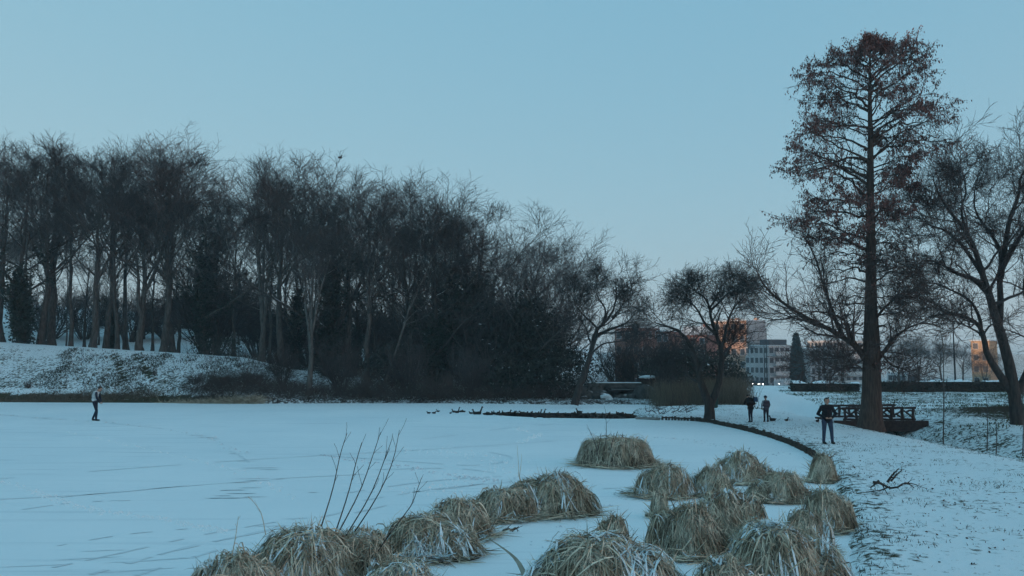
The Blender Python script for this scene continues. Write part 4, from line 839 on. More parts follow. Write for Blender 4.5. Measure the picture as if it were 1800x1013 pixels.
def fused(name, caps, mats, voxel=.013, smooth=2, dec=.35):
    mb = MB()
    for c in caps: mb.add(*capsule(c[0], c[1], c[2], c[3], flat=c[5] if len(c) > 5 else 1.0))
    me = mb.build(name, []); o = bpy.data.objects.new(name, me); COL.objects.link(o)
    m = o.modifiers.new('r', 'REMESH'); m.mode = 'VOXEL'; m.voxel_size = voxel
    if smooth: sm = o.modifiers.new('s', 'SMOOTH'); sm.iterations = smooth; sm.factor = .5
    if dec < 1: d_ = o.modifiers.new('d', 'DECIMATE'); d_.ratio = dec
    dg = bpy.context.evaluated_depsgraph_get(); nm = bpy.data.meshes.new_from_object(o.evaluated_get(dg)); bpy.data.objects.remove(o)
    nf = len(nm.polygons); c = np.empty(nf * 3, np.float32); nm.polygons.foreach_get('center', c); c = c.reshape(-1, 3).astype(float)
    best = np.full(nf, 1e9); idx = np.zeros(nf, np.int32)
    for cp in caps:
        a, b = np.asarray(cp[0], float), np.asarray(cp[1], float); e = b - a; L2 = max(e @ e, 1e-9); t = np.clip(((c - a) @ e) / L2, 0, 1); d_ = np.linalg.norm(c - a - t[:, None] * e, axis=1) - (cp[2] + (cp[3] - cp[2]) * t); k = d_ < best; best[k] = d_[k]; idx[k] = cp[4]
    nm.materials.clear()
    for m in mats: nm.materials.append(m)
    nm.polygons.foreach_set('material_index', idx); nm.polygons.foreach_set('use_smooth', np.ones(nf, bool)); nm.name = name; nm.update(); return nm
SKIN = mat('skin', (.42, .25, .18), rough=.6); HAIR = mat('hair', (.022, .016, .013), rough=.6)
def cloth(nm, c): return mat(nm, c, col2=tuple(v * .7 for v in c), scale=9, bump=.3, bscale=14)
def hand(caps, wrist, d, up, side, s=1.0, curl=.5):
    """palm, four unequal bent fingers and a thumb that leaves the side of the palm"""
    w0 = np.asarray(wrist, float); d = nrm(np.asarray(d, float)); up = nrm(np.asarray(up, float)); lat = np.cross(d, up) * side; p1 = w0 + d * .085 * s
    for k in (-.022, 0, .022): caps.append((w0 + lat * k * .6, p1 + lat * k, .020 * s, .018 * s, 0))
    for k, L in zip((-.030, -.010, .010, .030), (.062, .075, .070, .052)):
        a = p1 + lat * k * s; m_ = a + (d * .8 - up * curl * .5) * L * .55 * s; e = m_ + (d * .45 - up * curl) * L * .5 * s; caps.append((a, m_, .010 * s, .0095 * s, 0)); caps.append((m_, e, .0095 * s, .008 * s, 0))
    t0 = w0 + d * .03 * s - lat * .028; t1 = t0 + (-lat * .7 + d * .6) * .04 * s; caps.append((t0, t1, .012 * s, .011 * s, 0)); caps.append((t1, t1 + (d - up * .3) * .032 * s, .011 * s, .009 * s, 0))
def head(caps, c, look, r=.098, hat=None):
    c = np.asarray(c, float); f = nrm(np.asarray(look, float)); up = nrm(np.array([0, 0, 1.]) - f * f[2]); lat = np.cross(f, up)
    caps.append((c + up * .035, c - up * .045 + f * .012, r, r * .74, 0, 1.0)); caps.append((c + f * .085 - up * .005, c + f * .108 - up * .03, .014, .018, 0)); caps.append((c - up * .095 + f * .045, c - up * .095 + f * .05, .042, .042, 0))
    for s_ in (-1, 1): caps.append((c + lat * s_ * .092 + up * .01, c + lat * s_ * .092 - up * .03, .016, .012, 0))
    return c, f, up, lat
def hair_part(root, c, f, up, r=.104, m=None, cover=.35, name='hair'):
    n = 14; a = np.linspace(0, 2 * np.pi, 18, endpoint=False); V = []; lat = np.cross(f, up)
    for k in range(n):
        th = k / (n - 1) * 1.95; front = np.cos(a)
        lim = np.where(front > .3, np.minimum(th, 1.0 + cover * 0), th); q = np.stack([np.sin(lim) * np.cos(a), np.sin(lim) * np.sin(a), np.cos(lim)], 1) * r * (1 + .04 * np.sin(a * 5 + k)[:, None]); V.append(c + up * .03 + q[:, :1] * f + q[:, 1:2] * lat + q[:, 2:] * up)
    V = np.concatenate(V); i = np.arange(18); Q = np.concatenate([np.stack([i + j * 18, (i + 1) % 18 + j * 18, (i + 1) % 18 + (j + 1) * 18, i + (j + 1) * 18], 1) for j in range(n - 1)]); return obj(name, mesh(name, V, Q, m or HAIR, True), root)
def face_part(root, c, f, up):
    lat = np.cross(f, up); dk = mat('eye', (.03, .02, .02), rough=.3); lip = mat('lip', (.28, .11, .09))
    for s_ in (-1, 1): obj('eye', mesh('eye', *capsule(c + f * .088 + lat * s_ * .034 + up * .012, c + f * .088 + lat * (s_ * .034 + .006) + up * .012, .011, .011, 8, 3), dk), root)
    obj('mouth', mesh('mouth', *capsule(c + f * .088 - up * .062 - lat * .018, c + f * .088 - up * .062 + lat * .018, .007, .007, 8, 2), lip), root)
def legs(caps, hipz, feet, knees, mt, ms, toe, k=1.0, hw=.10):
    for s_, ft, kn in zip((-1, 1), feet, knees):
        hp = np.array([s_ * hw, 0, hipz]); ft = np.asarray(ft, float); kn = np.asarray(kn, float); caps.append((hp, kn, .098 * k, .066 * k, mt)); caps.append((kn, ft + np.array([0, 0, .10]), .066 * k, .052 * k, mt)); caps.append((ft + np.array([0, 0, .05]), ft + np.asarray(toe, float) * .15 + np.array([0, 0, .042]), .048 * k, .040 * k, ms))
def figure(label, px, py, hpx, z, mats, build, rz=0.0, group=None, Y=None):
    p = G(px, py, z) if Y is None else W(px, py, Y); p = np.array([p[0], p[1], float(gz(p[0], p[1]))]) if sdist(p[0], p[1]) > 0 else np.array([p[0], p[1], 0.]); root = thing('person', label, 'person', p, rz, group); caps, extra, H = build()
    s = hpx * p[1] / F / H; root.scale = (s, s, s); obj('body', fused('body', caps, mats), root)
    for e in extra: e(root)
    return root, s, p
def man_front():                                            # facing the viewer, hands meeting before the belly
    c = []; ex = []; legs(c, .90, [(-.15, 0, 0), (.17, -.02, 0)], [(-.13, -.02, .49), (.145, -.03, .49)], 2, 3, (0.15, -1, 0), 1.12)
    c += [((-.07, 0, .95), (.07, 0, .95), .125, .125, 1, .8), ((-.07, 0, 1.15), (.07, 0, 1.15), .135, .135, 1, .8), ((-.10, .01, 1.34), (.10, .01, 1.34), .12, .12, 1, .8), ((-.15, .01, 1.40), (.15, .01, 1.40), .085, .085, 1), ((0, .01, 1.42), (0, 0, 1.52), .065, .058, 0), ((0, .01, 1.43), (0, .01, 1.47), .085, .075, 1), ((0, -.02, .95), (0, 0, 1.2), .15, .14, 1)]
    for s_ in (-1, 1): e = (s_ * .335, .02, 1.13); wr = (s_ * .135, -.20, 1.00); c += [((s_ * .19, .01, 1.39), e, .072, .058, 1), (e, wr, .058, .045, 1)]; hand(c, wr, (-s_ * .9, -.35, -.05), (0, -.5, .8), s_, 1.0, .6)
    h = head(c, (0, -.02, 1.625), (.05, -1, -.12)); ex.append(lambda r: hair_part(r, h[0], h[1], h[2])); ex.append(lambda r: face_part(r, h[0], h[1], h[2])); return c, ex, 1.76
def skater():                                               # in profile, facing right, head bowed
    c = []; ex = []; legs(c, .88, [(-.09, -.12, 0), (.09, .10, 0)], [(-.09, .04, .48), (.09, .12, .48)], 2, 3, (0, 1, 0), .95, .09)
    c += [((-.06, 0, .93), (.06, 0, .93), .12, .12, 2, .85), ((-.07, -.03, 1.05), (.07, -.03, 1.05), .13, .13, 1, .9), ((-.08, -.02, 1.22), (.08, -.02, 1.22), .135, .135, 1, .9), ((-.10, .03, 1.37), (.10, .03, 1.37), .115, .115, 1), ((0, .07, 1.43), (0, .14, 1.51), .06, .055, 0)]
    for s_ in (-1, 1): e = (s_ * .22, .15, 1.12); wr = (s_ * .13, .24, .92); c += [((s_ * .16, .09, 1.37), e, .060, .055, 4), (e, wr, .055, .043, 4)]; hand(c, wr, (-s_ * .4, .5, -.7), (0, .8, .3), s_, 1.0, .6)
    h = head(c, (0, .19, 1.565), (0, .86, -.5)); ex.append(lambda r: hair_part(r, h[0], h[1], h[2])); ex.append(lambda r: face_part(r, h[0], h[1], h[2])); return c, ex, 1.69
def bowed():                                                # seen from behind, head bent forward out of sight
    c = []; ex = []; legs(c, .88, [(-.07, 0, 0), (.08, .02, 0)], [(-.07, .05, .48), (.07, .05, .48)], 2, 3, (0, 1, 0), .92, .08)
    c += [((-.07, 0, .85), (.07, 0, .85), .14, .14, 1, .85), ((-.09, .02, 1.1), (.09, .02, 1.1), .16, .16, 1, .9), ((-.13, .08, 1.32), (.13, .08, 1.32), .145, .145, 1, .9), ((0, .16, 1.40), (0, .24, 1.45), .07, .06, 1)]
    for s_ in (-1, 1): e = (s_ * .34, .12, 1.10); wr = (s_ * .16, .30, 1.08); c += [((s_ * .22, .09, 1.34), e, .078, .066, 1), (e, wr, .062, .05, 1)]; hand(c, wr, (-s_ * .6, .6, .1), (0, .3, .8), s_, 1.0, .6)
    h = head(c, (0, .27, 1.50), (0, .75, -.65)); ex.append(lambda r: hair_part(r, h[0], h[1], h[2])); ex.append(lambda r: face_part(r, h[0], h[1], h[2])); return c, ex, 1.60
def child():
    c = []; ex = []; legs(c, .84, [(-.12, 0, 0), (.12, 0, 0)], [(-.105, .02, .46), (.105, .02, .46)], 2, 3, (0, 1, 0), 1.05, .09)
    c += [((-.06, 0, .88), (.06, 0, .88), .13, .13, 1, .85), ((-.08, 0, 1.1), (.08, 0, 1.1), .14, .14, 1, .85), ((-.10, .01, 1.32), (.10, .01, 1.32), .115, .115, 1), ((0, .02, 1.40), (0, .04, 1.49), .06, .055, 0)]
    for s_ in (-1, 1): e = (s_ * .27, .03, 1.12); wr = (s_ * .22, .12, .92); c += [((s_ * .19, .01, 1.36), e, .066, .056, 4 if s_ < 0 else 1), (e, wr, .056, .046, 4 if s_ < 0 else 1)]; hand(c, wr, (0, .25, -.95), (-s_ * .2, 1, .2), s_, .95, .4)
    h = head(c, (0, .05, 1.60), (-.2, .95, -.2)); ex.append(lambda r: hair_part(r, h[0], h[1], h[2], .116, cloth('knit_hat', (.018, .026, .05)), .35, 'hat')); ex.append(lambda r: face_part(r, h[0], h[1], h[2])); return c, ex, 1.73
def walker():
    c = []; ex = []; legs(c, .90, [(-.09, -.12, 0), (.09, .14, 0)], [(-.09, .02, .49), (.09, .10, .49)], 2, 3, (0, 1, 0), 1, .09)
    c += [((-.07, 0, .95), (.07, 0, .95), .13, .13, 1, .85), ((-.08, 0, 1.15), (.08, 0, 1.15), .14, .14, 1, .85), ((-.12, 0, 1.36), (.12, 0, 1.36), .11, .11, 1), ((0, 0, 1.42), (0, 0, 1.52), .06, .055, 0)]
    for s_ in (-1, 1): e = (s_ * .27, -.03 * s_, 1.13); wr = (s_ * .25, .10 * s_, .90); c += [((s_ * .19, 0, 1.39), e, .068, .055, 1), (e, wr, .055, .043, 1)]; hand(c, wr, (0, .2, -.95), (0, 1, 0), s_, 1, .4)
    h = head(c, (0, .02, 1.62), (0, 1, 0)); ex.append(lambda r: hair_part(r, h[0], h[1], h[2])); return c, ex, 1.76
BLK = cloth('black_cloth', (.012, .012, .015)); JEAN = cloth('blue_jeans', (.045, .062, .105)); NAVY = cloth('navy_cloth', (.020, .026, .046)); GREY = cloth('light_grey_cloth', (.62, .66, .66)); SHOE = mat('shoe', (.012, .012, .012), rough=.5)
PLUM = cloth('plum_cloth', (.075, .060, .085)); PALE = cloth('pale_sleeve', (.30, .33, .36)); DRK = cloth('dark_brown_cloth', (.016, .013, .012)); PURP = cloth('dark_purple_trousers', (.026, .018, .032))
figure('man in black jacket and blue jeans standing on the snowy bank, hands before him', 1455, 777, 80, .2, [SKIN, BLK, JEAN, SHOE], man_front, -.06)
figure('person in pale grey vest with dark sleeves alone on the ice, head bowed', 166, 740, 60, 0, [SKIN, GREY, NAVY, SHOE, NAVY], skater, -math.pi / 2 + .1)
fr, fs, fp = figure('person in dark coat seen from behind, head bent, beside the child on the bank', 1320, 741, 47, .2, [SKIN, DRK, PURP, SHOE], bowed, .25)
figure('child in plum jacket and dark knitted hat standing on the bank', 1347, 741, 45.5, .2, [SKIN, PLUM, PURP, SHOE, PALE], child, .1)
figure('dark-clad walker up on the wooded slope, left one of two', 333, 583, 17, 0, [SKIN, DRK, NAVY, SHOE], walker, 1.2, None, 112)
figure('dark-clad walker up on the wooded slope, right one of two', 345, 583, 17.5, 0, [SKIN, BLK, NAVY, SHOE], walker, 1.0, None, 112)
bg_p = fp + np.array([.34, .30, 0]) * fs / .8; bgo = thing('shoulder_bag', 'small blue bag held up at the shoulder of the dark-coated person', 'bag', (fp[0] + .33 * fs, fp[1] + .05, fp[2] + 1.20 * fs)); mb = MB(); mb.box((0, 0, .12), (.20, .12, .22), .25, .72); obj('pouch', mb.build('pouch', cloth('blue_bag', (.035, .075, .13))), bgo); mb = MB(); mb.tube(resample(np.array([(-.10, 0, .27), (-.13, 0, .1), (-.28, .02, .08), (-.30, .05, .0)]), 8), .012, 6); obj('strap', mb.build('strap', BLK), bgo)

# ------------------------------------------------------------------ ducks and other birds
DUCK = mat('duck_plumage', (.022, .020, .022), col2=(.05, .042, .036), scale=14, rnd=.4); BILL = mat('bill', (.12, .09, .03)); BRN = mat('duck_brown', (.060, .044, .032), col2=(.03, .023, .018), scale=16, rnd=.4)
def bird_proto(neck, seed, body=DUCK):
    hz = .20 if neck == 0 else (.27 if neck == 1 else .40); hx = .15 if neck < 2 else .19
    caps = [((-.09, 0, .085), (.08, 0, .09), .075, .085, 0), ((-.13, 0, .10), (-.22, 0, .135), .05, .015, 0), ((.10, 0, .12), (hx, 0, hz - .02), .05, .034, 0), ((hx, 0, hz), (hx + .02, 0, hz), .04, .038, 0), ((hx + .035, 0, hz - .01), (hx + .09, 0, hz - .022), .018, .012, 1)]
    root = thing('duck', 'duck', 'duck'); obj('body', fused('body', caps, [body, BILL], .014, 1, .5), root)
    for s_ in (-1, 1): obj('wing', mesh('wing', *capsule((.05, s_ * .065, .115), (-.13, s_ * .05, .12), .040, .014, 8, 3), body, True), root)
    return root
BP = [bird_proto(0, 0), bird_proto(1, 0), bird_proto(2, 0), bird_proto(0, 1, BRN)]; bused = set()
def put_bird(k, px, py, label, group=None, s=1.0, rz=None, z=0.0):
    r = np.random.default_rng(int(px * 13 + py)); p = G(px, py, z); rz = r.random() * 6.28 if rz is None else rz; sc = (s, s, s)
    if k not in bused:
        bused.add(k); o = BP[k]; o.location = p; o.rotation_euler = (0, 0, rz); o.scale = sc; o['label'] = label
        if group: o['group'] = group
        return o
    return dup(BP[k], p, rz, sc, label, group)
for k, px, py, s, rz, lab in [(0, 753.5, 727.5, .62, 3.1, 'leftmost duck resting on the ice'), (0, 763, 727.5, .62, .2, 'second duck from the left, resting on the ice'), (1, 770, 724.5, .55, 3, 'third duck from the left, standing a little farther off'), (0, 792, 727.5, .5, 1, 'small lone duck between the two loose groups on the ice'),
                              (1, 798, 725.5, .7, 3.1, 'duck at the left of the small huddle on the ice'), (2, 803.5, 726.5, .8, .6, 'upright-necked duck in the small huddle on the ice'), (0, 810, 725, .65, .3, 'duck in the small huddle, right of the upright-necked one'), (0, 815, 725, .6, 2.9, 'rightmost duck of the small huddle'), (0, 828, 728, .65, 3, 'duck just left of the big upright-necked bird'),
                              (1, 836, 729, 1.0, 3.0, 'large dark bird crouching beside the upright-necked one'), (2, 841, 729, 1.05, .1, 'large upright-necked bird at the left end of the duck row'), (2, 947, 732.5, .9, .5, 'bird stretching its neck at the near edge of the open water'), (2, 953, 731.5, .9, .2, 'second stretching bird at the near edge of the open water'), (1, 1018, 727, .95, 3.1, 'duck standing alone on the far ice edge of the open water')]:
    put_bird(k, px, py, lab, 'ducks on the pond', s, rz)
rk = np.random.default_rng(91)
for i in range(34):
    px = 853 + i * 2.9 + rk.uniform(-1, 1); put_bird(int(rk.choice([0, 0, 1, 3])), px, 728.6 + (px - 853) * .022 + rk.uniform(-1.3, 1.6), 'duck packed in the dense row along the open water', 'ducks packed along the open water', rk.uniform(.65, .95))
for i in range(52):
    px = 940 + i * 3.5 + rk.uniform(-1.5, 1.5); put_bird(int(rk.choice([3, 3, 0])), px, rk.uniform(728, 735.5), 'duck swimming on the dark open water', 'ducks swimming on the open water', rk.uniform(.6, .85))
def pigeon(px, py, lab, s): p = G(px, py, .2); p[2] = float(gz(p[0], p[1])); o = dup(BP[1], p, rk.random() * 6, (s, s, s), lab); o.name = 'pigeon'; o['category'] = 'bird'
pigeon(1358, 740, 'dark bird pecking on the snow just right of the child', .9); pigeon(1383, 741, 'small dark bird alone on the snow between the child and the man', .6); pigeon(1437, 743, 'dark bird on the snow just left of the man in black', .7)
cr = dup(BP[1], W(598, 277, 68) - np.array([0, 0, .1]), .6, (.9, .9, 1.1), 'black bird perched on the topmost twigs of the wood'); cr.name = 'crow'; cr['category'] = 'bird'

# ------------------------------------------------------------------ park furniture
# timber edging along the right shore: stakes with a rail, every stake its own part
edge_px = [(1162, 738.5), (1200, 739.5), (1235, 742), (1280, 750.5), (1330, 762.5), (1380, 778.5), (1420, 797.5), (1448, 816)]
EL = resample(np.array([G(a, b)[:2] for a, b in edge_px]), 400); seg = np.r_[0, np.cumsum(np.linalg.norm(np.diff(EL, axis=0), axis=1))]
root = thing('timber_edging', 'low dark timber edging curving along the right shore', 'edging', (EL[0][0], EL[0][1], 0)); o0 = np.array([EL[0][0], EL[0][1], 0]); rr_ = np.random.default_rng(95)
nst = int(seg[-1] / .16); stakes = []
for j in range(3):
    mb = MB(); mb.tube(np.linspace([0, 0, -.3], [0, 0, .15 + .03 * j], 3), [.062, .062, .052], 7); a_ = np.arange(7) * 2 * np.pi / 7; top = np.stack([np.cos(a_) * .052, np.sin(a_) * .052, np.full(7, .15 + .03 * j)], 1); mb.add(np.concatenate([top, [[0, 0, .16 + .03 * j]]]), np.stack([np.arange(7), (np.arange(7) + 1) % 7, np.full(7, 7)], 1)); stakes.append(mb.build('stake', M['wood_dark']))
for i in range(min(nst, 290)):
    s_ = (i + .5) / min(nst, 290) * seg[-1]; x = np.interp(s_, seg, EL[:, 0]); y = np.interp(s_, seg, EL[:, 1]); obj('stake', stakes[int(rr_.integers(0, 3))], root, np.array([x, y, 0]) - o0 + np.array([rr_.normal(0, .015), rr_.normal(0, .015), rr_.normal(0, .012)]), float(rr_.random() * 6))
mb = MB(); ER = resample(EL[::10], 80); mb.tube(np.c_[ER + np.array([.09, .02]), np.full(80, .12)] - o0, .045, 6); obj('rail', mb.build('rail', M['wood_dark'], True), root)
mb = MB(); pa = G(1118, 737)[:2]; pb = G(1160, 739)[:2]; mb.tube(np.array([[*pa, .05], [*((pa + pb) / 2), .06], [*pb, .07]]), .07, 8); tg = thing('timber_log', 'pale log lying at the ice edge at the tip of the spit', 'log', (0, 0, 0)); obj('log', mb.build('log', mat('log_pale', (.30, .28, .25), col2=(.2, .18, .16), scale=6), True), tg)

# rustic footbridge with branch-work railing
Yr = 41.5
def rustic(label, Yr, px0, px1, ytop, ybot, seed, group=None):
    a = W(px0, ybot, Yr); b = W(px1, ybot, Yr); zt_ = W(px0, ytop, Yr)[2] - a[2]; L = b[0] - a[0]; rt = thing('footbridge', label, 'bridge', (a[0], Yr, a[2])); rg_ = np.random.default_rng(seed)
    n = 7; xs_ = np.linspace(0, L, n)
    def log(nm, p, q, r0, r1, k=7):
        P = np.linspace(p, q, k) + np.c_[rg_.normal(0, .012, (k, 3))]; P[0] = p; P[-1] = q; m2 = MB(); m2.tube(P, np.linspace(r0, r1, k) * (1 + .12 * rg_.normal(0, 1, k)), 8); return obj(nm, m2.build(nm, M['rustic'], True), rt)
    for yy in (0.0, 2.2):
        for i, x in enumerate(xs_): log('post', (x, yy, -.25), (x + rg_.normal(0, .02), yy, zt_ + .03), .085, .065)
        log('top_rail', (-.15, yy, zt_ - .03), (L + .12, yy, zt_ - .0), .062, .055, 14); log('bottom_rail', (-.1, yy, .05), (L + .1, yy, .06), .05, .05, 12)
        for i in range(n - 1):
            x0, x1 = xs_[i], xs_[i + 1]; m_ = (x0 + x1) / 2; w_ = x1 - x0
            if i % 2 == 0: pts = [[(x0, .10), (x0 + w_ * .45, .32), (x0 + w_ * .7, zt_ * .6), (x1, zt_ - .1)], [(x0 + w_ * .45, .32), (x0 + w_ * .8, .20), (x1, .12)]]
            else: pts = [[(x1, .1), (x0 + w_ * .6, .30), (x0 + w_ * .35, zt_ * .65), (x0, zt_ - .08)], [(x0 + w_ * .35, zt_ * .65), (x0 + w_ * .7, zt_ * .8), (x1, zt_ * .7)]]
            for k, pp in enumerate(pts): m2 = MB(); m2.tube(resample(np.array([(u, yy, v) for u, v in pp]), 9), np.linspace(.05, .034, 9), 7); obj('brace', m2.build('brace', M['rustic'], True), rt)
    m2 = MB(); m2.box((L / 2, 1.1, -.06), (L + .6, 2.5, .12)); obj('deck', m2.build('deck', M['snow_dirty']), rt)
    for yy in (-.18, 2.38): m2 = MB(); m2.box((L / 2, yy, -.24), (L + 1.2, .16, .50)); obj('side_beam', m2.build('side_beam', M['rustic']), rt)
    for x in (-.25, L + .25): m2 = MB(); m2.box((x, 1.1, -.62), (.6, 2.3, .95)); obj('abutment', m2.build('abutment', M['rock']), rt)
rustic('rustic footbridge with branch-work railing behind the tall conical tree', Yr, 1486, 1606, 717, 739.5, 97)

# litter bin behind the round-crowned tree
p = G(1260, 718, .2); p[1] += .8; p[2] = float(gz(p[0], p[1])); bn = thing('litter_bin', 'dark green litter bin beside the round-crowned tree trunk', 'bin', p); mb = MB(); mb.box((0, 0, .36), (.36, .36, .62), .3, 1.08); obj('body', mb.build('body', M['bin']), bn); mb = MB(); mb.box((0, 0, .70), (.44, .44, .06), .3, .85); obj('lid', mb.build('lid', M['bin']), bn); mb = MB(); mb.box((0, 0, .02), (.28, .28, .06), .3); obj('foot', mb.build('foot', M['iron']), bn)

# rock cascade with its snow-lined slab bridge
def rock_mesh(seed, sx, sy, sz, n=9, m_=14):
    rg_ = np.random.default_rng(seed); V = []; 
    for j in range(n):
        th = np.pi * (j + .02) / (n - .96)
        for i in range(m_):
            ph = 2 * np.pi * i / m_; d_ = np.array([np.sin(th) * np.cos(ph), np.sin(th) * np.sin(ph), np.cos(th)]); k = .72 + .5 * fbm(np.array(d_[0] * 1.6 + seed), np.array(d_[1] * 1.6 + d_[2] * 2.1 + seed), 3); V.append(np.sign(d_) * np.abs(d_) ** .8 * k)
    i = np.arange(m_); return mesh('rock', np.array(V) * np.array([sx, sy, sz]), np.concatenate([np.stack([i + j * m_, i + (j + 1) * m_, (i + 1) % m_ + (j + 1) * m_, (i + 1) % m_ + j * m_], 1) for j in range(n - 1)]), M['rock'])
Yc = 61.5; cb = W(1085, 712, Yc); ct = thing('rock_cascade', 'dark rock cascade with snow-lined slab bridge at the far end of the pond', 'cascade', (cb[0], Yc, 0)); co = np.array([cb[0], Yc, 0])
def crock(px, py, sx, sy, sz, seed, dy=0): obj('rock', rock_mesh(seed, sx, sy, sz), ct, W(px, py, Yc + dy) - co)
for i, q in enumerate([(1028, 698, .9, .7, .7, 0), (1043, 694, .8, .7, .8, .2), (1055, 700, .7, .6, .5, -.3), (1064, 706, .55, .5, .35, -.5), (1022, 705, .6, .5, .4, -.4), (1040, 684, .5, .5, .35, .6), (1095, 702, .8, .6, .5, .8), (1118, 700, .9, .7, .55, .6), (1134, 694, .9, .7, .7, .4), (1150, 700, .8, .6, .5, .3), (1078, 705, .5, .4, .3, .3), (1128, 708, .5, .4, .3, -.3), (1165, 703, .7, .6, .4, .5), (1105, 690, .6, .5, .3, 1.2)]): crock(q[0], q[1], q[2], q[3], q[4], 400 + i, q[5])
a, b = W(1032, 672, Yc + .8) - co, W(1128, 677, Yc + .8) - co
mb = MB(); mb.box((a + b) / 2 - np.array([0, 0, .12]), (b[0] - a[0], 1.2, .34)); obj('slab', mb.build('slab', M['rock']), ct); mb = MB(); mb.box((a + b) / 2 + np.array([0, -.2, .075]), (b[0] - a[0] - .2, .7, .045)); obj('snow_ledge', mb.build('snow_ledge', M['snow']), ct)
a, b = W(1068, 685, Yc + .7) - co, W(1136, 686, Yc + .7) - co; mb = MB(); mb.box((a + b) / 2 - np.array([0, 0, .02]), (b[0] - a[0], .7, .10)); obj('ledge', mb.build('ledge', M['rock']), ct); mb = MB(); mb.box((a + b) / 2 + np.array([0, -.1, .05]), ((b[0] - a[0]) * .8, .3, .03)); obj('snow_ledge', mb.build('snow_ledge', M['snow']), ct)
mb = MB(); mb.box(W(1090, 697, Yc + 1.6) - co, (5.6, .5, 1.5)); obj('back_wall', mb.build('back_wall', M['rock']), ct)
def snow_lump(px, py, sx, sy, sz, seed, dy): 
    me = rock_mesh(seed, sx, sy, sz); me.materials.clear(); me.materials.append(M['snow']); obj('snow_lump', me, ct, W(px, py, Yc + dy) - co)
snow_lump(1064, 697, .42, .4, .16, 431, -.7); snow_lump(1070, 702, .30, .3, .2, 432, -.7)
ol = thing('stone_block', 'brown stone block with a snow cushion above the cascade', 'stone', W(1140, 672, 63)); mb = MB(); mb.box((0, 0, -.15), (1.6, 1.0, .9), .1, .9); obj('block', mb.build('block', mat('brown_stone', (.060, .042, .036), col2=(.04, .03, .026), scale=3, bump=.5)), ol); me = rock_mesh(441, .62, .45, .16); me.materials.clear(); me.materials.append(M['snow']); obj('snow_cap', me, ol, (-.1, -.1, .36))

# ------------------------------------------------------------------ the street: houses, lamps, cars, fence
GLASS = mat('window_glass', (.03, .04, .05), rough=.4, spec=.25); FRAME = mat('window_frame', (.55, .57, .58))
def house(name, label, px, Y, topy, w_, d_, rz, wallm, rows, cols, faces=('f',), zb=None, winw=1.2, winh=1.35, roof='flat', balcony=False, skip=0, roofm=None, cat='building'):
    x = (px - CX) / F * Y; zb = -3.8 if zb is None else zb; H = CH + (HOR - topy) / F * Y - zb; rt = thing(name, label, cat, (x, Y, zb), rz); mb = MB(); mb.box((0, 0, H / 2), (w_, d_, H)); obj('wall', mb.build('wall', wallm), rt)
    roofm = roofm or (M['snow_dirty'] if roof == 'flat' else mat('roof_' + name, (.10, .10, .11), col2=(.55, .6, .62), scale=1.2))
    if roof == 'flat': mb = MB(); mb.box((0, 0, H + .12), (w_ + .5, d_ + .5, .24)); obj('roof', mb.build('roof', roofm), rt)
    else:
        e = .35; h = d_ * .32; V = [(-w_ / 2 - e, -d_ / 2 - e, H + .01), (w_ / 2 + e, -d_ / 2 - e, H + .01), (w_ / 2 + e, d_ / 2 + e, H + .01), (-w_ / 2 - e, d_ / 2 + e, H + .01), (-w_ / 2 - e, 0, H + h), (w_ / 2 + e, 0, H + h)]
        rf = obj('roof', mesh('roof', V, [np.array([[0, 1, 5, 4], [2, 3, 4, 5], [0, 3, 2, 1]]), np.array([[3, 0, 4], [1, 2, 5]])], roofm), rt); mb = MB(); mb.box((w_ * .25, 0, H + h), (.7, .7, 1.4)); obj('chimney', mb.build('chimney', wallm), rf)
    st_h = H / rows
    for fc in faces:
        fw = w_ if fc in 'fb' else d_; nx_ = cols if fc in 'fb' else max(1, int(cols * d_ / w_)); cw = fw / nx_
        fm_ = MB(); fm_.box((0, 0, 0), (winw + .16, .10, winh + .16)); fme = fm_.build('window', FRAME); pm = MB(); pm.box((0, 0, 0), (winw, .06, winh)); pme = pm.build('pane', GLASS)
        for r_ in range(rows):
            for c_ in range(nx_):
                u = (c_ + .5) * cw - fw / 2; z = (r_ + .55) * st_h; a = {'f': 0, 'r': math.pi / 2, 'l': -math.pi / 2}[fc]; off = (d_ if fc == 'f' else w_) / 2 + .02
                lx, ly = (u, -off) if fc == 'f' else ((off, u) if fc == 'r' else (-off, u)); wo = obj('window', fme, rt, (lx, ly, z), a); po = obj('pane', pme, wo, (0, -.045, 0))
            if balcony and fc == 'f':
                mb = MB(); mb.box((-w_ * .06, -off - .55, r_ * st_h + .06 + .001), (w_ * .62, 1.1, .16)); bl = obj('balcony', mb.build('balcony', wallm), rt); mb = MB(); mb.box((-w_ * .06, -off - 1.08, r_ * st_h + .60), (w_ * .62, .06, .92)); obj('parapet', mb.build('parapet', mat('parapet', (.62, .63, .62))), bl)
                mb = MB(); mb.box((0, -off - .03, (r_ + 1) * st_h - .16), (w_ * .98, .08, .30)); obj('band', mb.build('band', mat('floor_band', (.66, .66, .64))), rt)
    return rt, H
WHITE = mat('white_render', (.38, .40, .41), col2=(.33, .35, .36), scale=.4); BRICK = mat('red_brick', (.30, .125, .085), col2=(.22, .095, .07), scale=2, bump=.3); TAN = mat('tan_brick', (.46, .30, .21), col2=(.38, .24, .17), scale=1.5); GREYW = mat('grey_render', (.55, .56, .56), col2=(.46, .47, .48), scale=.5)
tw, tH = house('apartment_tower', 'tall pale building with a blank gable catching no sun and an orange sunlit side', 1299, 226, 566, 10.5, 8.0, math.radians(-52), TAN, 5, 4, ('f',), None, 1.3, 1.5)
mb = MB(); mb.box((5.30, 0, tH / 2), (.12, 8.1, tH + .1)); obj('gable', mb.build('gable', WHITE), tw)
